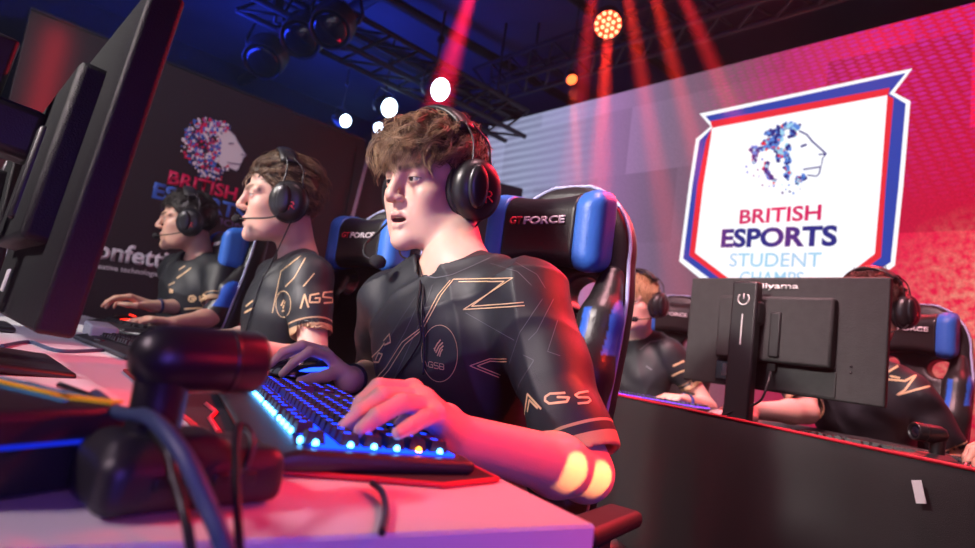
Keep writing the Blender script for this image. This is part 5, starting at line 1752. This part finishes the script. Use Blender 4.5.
make_headset(H5, 'dark grey headset of the player hidden behind the big monitor', G_H, 1, ((.0, .112, -.045), (.04, .108, -.062), (.085, .085, -.072), (.112, .045, -.075)), True, None, .012)
m5 = at(719, 409, 1.72)
make_mouse((m5[0], m5[1], TZ + .003), math.atan2(.1, -1), 'pale grey mouse at the foot of the big monitor on the black table', mat('pale grey plastic', (.38, .40, .40), .45, vary=.1), None)
# a further player: only his fingers reach into the picture
H6 = Head((2.42, -.42, 1.13), 0, -5, 0)
wrR = np.array((1.645, .085, .775)); elR = np.array((1.90, .02, .785))
chR, thR = hand_joints(wrR, (-1, .55, .12), (0, 0, -1), (-.5, -1, 0), (.40, .45, .35))
wrL = np.array((1.90, -.45, .772)); elL = np.array((2.15, -.55, .80))
chL, thL = hand_joints(wrL, (-1, .1, .04), (0, 0, -1), (0, 1, 0))
J6 = dict(shL=np.array((2.36, -.60, .92)), shR=np.array((2.17, -.20, .92)), elL=elL, elR=elR, wrL=wrL, wrR=wrR, handL=(chL, thL), handR=(chR, thR), pel=np.array((2.54, -.42, .5)))
P6 = person(J6, H6, .005, .005, 'player at the right edge of the far table, only fingers showing')
make_shirt(J6, H6, P6, .008)
make_hair(H6, P6, 200, 4, lambda p: .035, flow2, hl2, [(.02, .012, .008), (.08, .05, .03)], rad=.002, rs=31)
make_mouse((1.535, .150, TZ + .003), math.atan2(.3, -1), 'dark mouse under the fingertips at the right edge of the far table', M['gloss_black'], None)

# ------------------------------------------------------------------ far table things
mL, mR = at(693, 330, 1.83), at(883, 350, 1.43)
mc = (mL + mR) / 2; dv = mR - mL
# the screen faces the far players: local +y must run from the right end to the left end
yaw = math.atan2(-(dv[1]), -(dv[0])) - PI / 2
hgt = onx(690, 381, mL[0])[2] - TZ
MON5 = make_monitor((mc[0], mc[1]), yaw, 'large black monitor seen from behind on the black clothed table', None, max(.07, hgt), TZ + .003)
make_monitor((1.83, 1.95), .25, 'black monitor of the blond player, beyond the speaking player on the far table', None, .085, TZ + .003)
w5 = lambda *p: np.array(MON5.location) + np.array(rz(yaw) @ Vector(p))
hb = max(.07, hgt)
mb = MB(); mb.tube(spline([w5(-.03, -.005, hb + .055), w5(-.06, -.012, hb + .02), w5(-.075, .0, hb - .03), w5(-.09, .06, hb - .065), w5(-.10, .12, .012), w5(-.09, .16, .006)], 8), .0032, 7)
mb.box(w5(-.024, -.005, hb + .068), (.012, .022, .026), rz(yaw), .002)
tag(mb.build('video_cable', M['cable']), 'black video cable looping from the back of the large monitor', 'cable')
mb = MB(); mb.tube(spline([w5(-.022, .092, hb + .062), w5(-.045, .085, hb + .02), w5(-.06, .10, hb - .04), w5(-.05, .12, .02), w5(-.03, .2, .006)], 8), .003, 7)
tag(mb.build('power_cable', M['cable']), 'black power cable down the back of the large monitor', 'cable')
rd = at(931, 452, 1.23)
make_desk_camera((rd[0] + .005, rd[1], TZ + .002), PI * .77, 'small black barrel camera on the far table at the right edge', 'barrel cameras on the tables')
k5 = onz(870, 449, TZ + .02)
make_keyboard((1.80, .36, TZ + .003), PI / 2 + .1, 'dark keyboard behind the large monitor on the far table', M['glow_dim'], None, keys=False)

M['tape_y'] = mat('yellow tape', (.75, .72, .02), .5, vary=.2)
M['tape_c'] = mat('cyan tape', (.05, .35, .45), .5, vary=.2)
M['tape_o'] = mat('orange tape', (.8, .30, .05), .5, vary=.2)
M['tape_g'] = mat('green tape', (.15, .55, .12), .5, vary=.2)


def strip_box(p, yaw, label, size, tapes, name='interface_box'):
    e = empty(name, p, yaw, label, 'device', None)
    mb = MB(); mb.box((0, 0, size[2] / 2), size, None, .005, seg=3)
    bx = mb.build('case', M['black_plastic'], e)
    mb = MB()
    for i in range(5): mb.box((-size[0] / 2, -size[1] * .35 + size[1] * .17 * i, size[2] * .5), (.003, .012, size[2] * .4), None, .001)
    mb.build('socket', M['metal_dark'], bx)
    if name == 'interface_box' and size[2] > .03:
        mb = MB(); mb.box((0, -size[1] / 2 - .0006, size[2] * .6), (size[0] * .8, .0015, .002)); mb.build('blue_light', M['glow_blue_dim'], bx)
    for (x, y, l, w, a, m) in tapes:
        mb = MB(); mb.box((x, y, size[2] + .0008), (w, l, .0012), rz(a)); mb.build('stripe', m, bx)
    return e


strip_box((1.575, .335, TZ + .012), .31, 'flat black box with green and orange stripes on the far table edge', (.07, .17, .018), [(-.028, .03, .07, .008, 0, M['tape_g']), (-.028, -.04, .07, .008, 0, M['tape_o'])])

# ------------------------------------------------------------------ near desk things
near = at(62, 336, .57); far_dir = unit((.052, 1.0, 0))
mcn = np.array((.128, .675)) + far_dir[:2] * .27
MON1 = make_monitor((.094, .96), 0.0, 'tall black monitor in the left foreground seen edge-on', None, .064, DESK_Z, H=.378, tilt=.093, TH=.034, back=.112, shell=M['shell_shaded'])
MON2 = make_monitor((.10, 1.69), -.02, 'black monitor of the middle player behind the foreground monitor', None, .07, DESK_Z, shell=M['shell_shaded'])
MON3 = make_monitor((.09, 2.62), -.02, 'black monitor of the farthest player, hidden behind the other two', None, .07, DESK_Z)


def cable(name, pts, r, label, m=None):
    mb = MB(); mb.tube(spline(pts, 8), r, 8)
    return tag(mb.build(name, m or M['cable']), label, 'cable')


wm = lambda *p: np.array(MON1.location) + np.array(rz(MON1.rotation_euler.z) @ Vector(p))
cable('monitor_cable', [wm(-.03, -.03, .12), wm(-.05, -.04, .06), wm(-.09, -.03, .02), wm(-.17, -.02, .006), wm(-.30, .1, .006)], .004, 'thick black cable arching from the foreground monitor to the left edge')
cable('monitor_cable', [wm(-.028, .01, .115), wm(-.06, .03, .05), wm(-.10, .07, .012), wm(-.22, .16, .006)], .0035, 'black cable hanging straight under the foreground monitor housing')
cable('monitor_cable', [wm(-.026, .06, .115), wm(-.07, .08, .08), wm(-.13, .10, .05), wm(-.2, .2, .04), wm(-.26, .3, .006)], .003, 'thin black cable looping up at the left edge behind the foreground monitor')
cable('desk_cable', [onz(2, 346, .743), onz(30, 342, .743), onz(60, 351, .743), onz(110, 350, .743), onz(150, 353, .743), onz(172, 345, .743)], .0035, 'dark blue cable lying across the white desk behind the monitor foot', M['cable_blue'])
cable('desk_cable', [onz(85, 325, .743), onz(110, 330, .743), onz(140, 336, .743), onz(178, 343, .743), onz(200, 352, .743)], .003, 'thin black cable on the desk near the white power strip')
p = onz(98, 339, DESK_Z)
e = empty('power_strip', (p[0], p[1], DESK_Z + .0005), 1.45, 'white power strip on the desk beside the foreground monitor', 'power strip')
mb = MB(); mb.box((0, 0, .019), (.26, .055, .036), None, .005); bx = mb.build('case', M['white_plastic'], e)
for i in range(4):
    mb = MB(); mb.box((-.09 + .055 * i, -.0278, .02), (.034, .003, .020), None, .001); mb.build('socket', M['gloss_black'], bx)
p = onz(98, 347, DESK_Z)
mb = MB(); mb.box((p[0], p[1], DESK_Z + .0085), (.012, .030, .016), rz(.2), .003); us = tag(mb.build('usb_receiver', M['black_plastic']), 'small black plug with red tip lying on the white desk', 'plug')
mb = MB(); mb.box((p[0] + .008, p[1] - .016, DESK_Z + .007), (.008, .012, .008), rz(.2), .001); q_ = mb.build('tip', M['red_print']); q_.parent = us

# barrel camera close to the lens
dc = onz(168, 494, DESK_Z)
make_desk_camera((.118, .362, DESK_Z + .001), .06, 'black barrel camera on a post in the near foreground, lit red along its barrel', 'barrel cameras on the tables')
# black box with yellow stripes at the left edge
strip_box((.045, .435, DESK_Z + .001), .35, 'black box with bright yellow stripes in the left foreground', (.085, .11, .045),
          [(.02, .02, .085, .006, .1, M['tape_y']), (.030, .02, .085, .004, .1, M['tape_c']), (.03, -.03, .035, .014, .5, M['tape_y']), (.012, .0, .07, .003, .1, M['tape_c'])])
cable('camera_cable', [at(95, 395, .40), at(118, 412, .34), at(150, 418, .30), at(180, 450, .275), at(205, 500, .262), at(228, 560, .25), at(240, 640, .25)], .0042, 'thick blue grey cable curving over the foreground camera base', M['cable_blue'])
cable('camera_cable', [at(60, 385, .43), at(110, 405, .37), at(160, 440, .30), at(175, 480, .28), at(188, 530, .262), at(200, 620, .25)], .0025, 'thin black cable from the striped box down past the camera base')
cable('camera_cable', [at(245, 470, .31), at(252, 440, .325), at(240, 425, .33), at(236, 450, .31), at(238, 520, .27), at(245, 620, .25)], .0022, 'thin black cable hanging beside the right end of the camera base')
cable('keyboard_cable', [onz(372, 483, DESK_Z + .006), onz(382, 492, DESK_Z + .005), onz(386, 510, DESK_Z + .003), onz(382, 533, DESK_Z + .003)], .0022, 'thin black cable running off the desk front below the keyboard')
# ------------------------------------------------------------------ lamps
w = bpy.data.worlds.new('hall'); SC.world = w; w.use_nodes = True
nt = w.node_tree
nt.nodes['Background'].inputs['Color'].default_value = (.02, .025, .06, 1)
nt.nodes['Background'].inputs['Strength'].default_value = .1
HAZE = 1
if HAZE:
    vs = nt.nodes.new('ShaderNodeVolumeScatter'); vs.inputs['Density'].default_value = .0038; vs.inputs['Anisotropy'].default_value = .25
    nt.links.new(vs.outputs[0], nt.nodes['World Output'].inputs['Volume'])


def area(loc, aim, size, power, col, spread=PI):
    l = bpy.data.lights.new('area', 'AREA'); l.size = size; l.energy = power; l.color = col; l.spread = spread
    o = bpy.data.objects.new('stage_wash', l); COL.objects.link(o); o.location = loc
    o.rotation_euler = (Vector(aim) - Vector(loc)).to_track_quat('-Z', 'Y').to_euler()
    return o


def spot(loc, aim, power, col, ang, blend=.4, r=.03):
    l = bpy.data.lights.new('spot', 'SPOT'); l.energy = power; l.color = col; l.spot_size = math.radians(ang); l.spot_blend = blend; l.shadow_soft_size = r
    o = bpy.data.objects.new('stage_spot', l); COL.objects.link(o); o.location = loc
    o.rotation_euler = (Vector(aim) - Vector(loc)).to_track_quat('-Z', 'Y').to_euler()
    return o


# fixtures that show in the picture
E_blue = emission('blue white lamp', (.55, .75, 1.0), 14)
E_red = emission('red diodes', (1.0, .34, .16), 4); E_red2 = emission('red lamp glass', (1.0, .04, .01), 2.2)
E_or = emission('orange red lamp', (1.0, .13, .03), 4)
camp = Vector(EYE)
for i, (x, y, d, R, lab) in enumerate([(441, 90, 4.6, .095, 'bright blue white stage light, largest of the row above the speaking player'),
                                       (390, 108, 5.0, .085, 'blue white stage light, second of the row left of the brown hair'),
                                       (346, 121, 5.4, .062, 'small blue white stage light nearest the top edge of the backdrop'),
                                       (379, 128, 5.8, .055, 'small blue white stage light just above the backdrop rail')]):
    p = at(x, y, d)
    aim = camp + Vector((2.6, -1.9, -.4)) if i != 3 else camp
    make_lamp(p, Vector(p) + (aim - Vector(p)).normalized(), lab, E_blue, R, .24, 0, 'blue stage lights')
pr = at(608, 25, 3.7)
make_lamp(pr, (1.2, .6, .9), 'red stage light with a lens of many diodes above the chair', (E_red, E_red2), .092, .22, 1)
ps = at(572, 80, 4.4)
make_lamp(ps, (1.8, .5, .3), 'small orange red stage light glowing at the upper edge of the screen', E_or, .045, .15, 0)
# dark moving heads hung on the left
for i, (x, y, d, lab) in enumerate([(262, 62, 4.2, 'dark unlit stage light hanging left in the lamp cluster at the top'),
                                    (300, 40, 4.0, 'dark unlit stage light hanging in the middle of the lamp cluster at the top'),
                                    (330, 30, 3.9, 'dark unlit stage light hanging right in the lamp cluster at the top')]):
    p = at(x, y, d)
    make_lamp(p, Vector(p) + Vector((-.4, -.5, -.75)), lab, M['lens_glass'], .14, .36, 0, 'unlit lamps of the cluster', .3)
truss('lighting_truss', (1.2, 3.95, 3.02), (3.9, 3.95, 3.02), .26, 'black box truss above the backdrop boards')
truss('lighting_truss', (3.75, -1.6, 3.48), (3.75, 4.4, 3.48), .26, 'black box truss along the top of the big screen')

# red beams through the haze
for (sx, sy, sd, ex, ey, edp, pw, ang, col) in [
        (608, 27, 3.55, 590, 330, 3.2, 60000, 11, (1, .03, .015)),
        (618, -60, 3.4, 668, 230, 3.6, 110000, 7, (1, .03, .015)),
        (640, -60, 3.4, 720, 240, 3.6, 110000, 7, (1, .03, .015)),
        (660, -60, 3.4, 770, 200, 3.6, 80000, 8, (1, .02, .03)),
        (600, -60, 3.4, 560, 260, 3.6, 60000, 8, (1, .02, .02)),
        (484, -50, 3.6, 425, 150, 3.8, 110000, 12, (1, .01, .05)),
        (572, 84, 4.32, 590, 330, 4.0, 50000, 6.5, (1, .10, .03))]:
    spot(at(sx, sy, sd), at(ex, ey, edp), pw * 1.8, col, ang, 1.0, .03)
for (x, y, d) in ((441, 90, 4.55), (390, 108, 4.95)):
    p = at(x, y, d); spot(p, p + np.array((-1.2, -.6, -.5)), 500, (.15, .35, 1.0), 30, .8, .08)
# blue lamps: wash of the ceiling and glow around the row
area((.6, 4.6, 2.5), (.4, 4.2, 3.9), 1.2, 90, (.02, .05, 1.0))
area((2.6, 5.4, 2.6), (2.6, 5.2, 3.9), 1.0, 45, (.03, .08, 1.0))
area((-.8, 2.6, 2.8), (-.6, 2.8, 3.9), 1.0, 40, (.02, .04, 1.0))
# front wash on the players
spot((-2.7, 1.5, 3.0), (.72, 1.05, 1.12), 900, (1.0, .93, .84), 20, .7, .22)
area((-2.7, 1.2, 3.1), (.4, .9, .8), .5, 10, (1.0, .72, .85), 1.0)
spot((-2.3, 2.6, 3.0), (.62, 2.1, 1.0), 560, (1.0, .92, .86), 30, .6, .22)
spot((-1.6, .9, 3.3), (1.0, 3.6, 1.45), 300, (1.0, .85, .95), 32, .6, .15)
# soft pink wash on the near sides, violet on the desk end, from beside the camera
area((-.5, -1.8, 2.2), (.6, .6, .8), .8, .6, (1.0, .22, .42), 1.2)
area((-.3, -1.4, 1.0), (.3, .3, .6), .5, 1.7, (.22, .12, 1.0), .9)
# red back light on the near arm and chair
spot((1.9, -1.1, 2.5), (.62, .45, .80), 500, (1.0, .035, .012), 19, .6, .05)
spot((2.6, .7, 3.0), (.62, .85, .95), 420, (1.0, .02, .05), 24, .6, .06)
# two narrow warm patches on the elbow
bv1 = BVHTree.FromPolygons([tuple(P1.location + v.co) for v in P1.data.vertices], [tuple(p.vertices) for p in P1.data.polygons])
for px, py in P1_PATCH:
    hit = bv1.ray_cast(Vector(EYE), Vector(ray(px, py)).normalized())[0]
    spot((1.5, -1.5, 2.0), hit, 1500, (1.0, .42, .14), .52, .3, .004)
# a red patch on the sleeve
hit = B1.ray_cast(Vector(EYE), Vector(ray(563, 388)).normalized())[0]
spot((1.6, -1.3, 2.2), hit, 700, (1.0, .05, .03), 1.0, .2, .004)
# red edge of the backdrop, far left
ra = area((.27, 3.46, 1.6), (.27, 3.6, 1.6), .05, 1.0, (1.0, .012, .03), 1.6); ra.data.shape = 'RECTANGLE'; ra.data.size_y = 1.1
# added unseen red spot, standing in for reflections along the barrel camera
spot((1.3, -1.3, 1.25), (.14, .36, .82), 45, (1.0, .02, .06), 7, .6, .05)
# far players: pink wash
area((.9, .6, 3.2), (2.2, .9, .9), .5, 34, (1.0, .50, .55), 1.4)
spot((3.3, -.6, 3.3), (2.0, .5, .9), 130, (1.0, .05, .08), 50, .6, .08)
spot((3.9, .9, 3.0), (1.55, .6, .74), 500, (1.0, .02, .03), 34, .6, .08)

SC.view_settings.view_transform = 'Standard'
SC.view_settings.look = 'None'
SC.view_settings.exposure = 0.0
SC.view_settings.gamma = 1.0
SC.view_settings.use_curve_mapping = False
SC.cycles.use_denoising = True
SC.cycles.max_bounces = 6
SC.cycles.volume_bounces = 0
SC.cycles.sample_clamp_indirect = 4.0
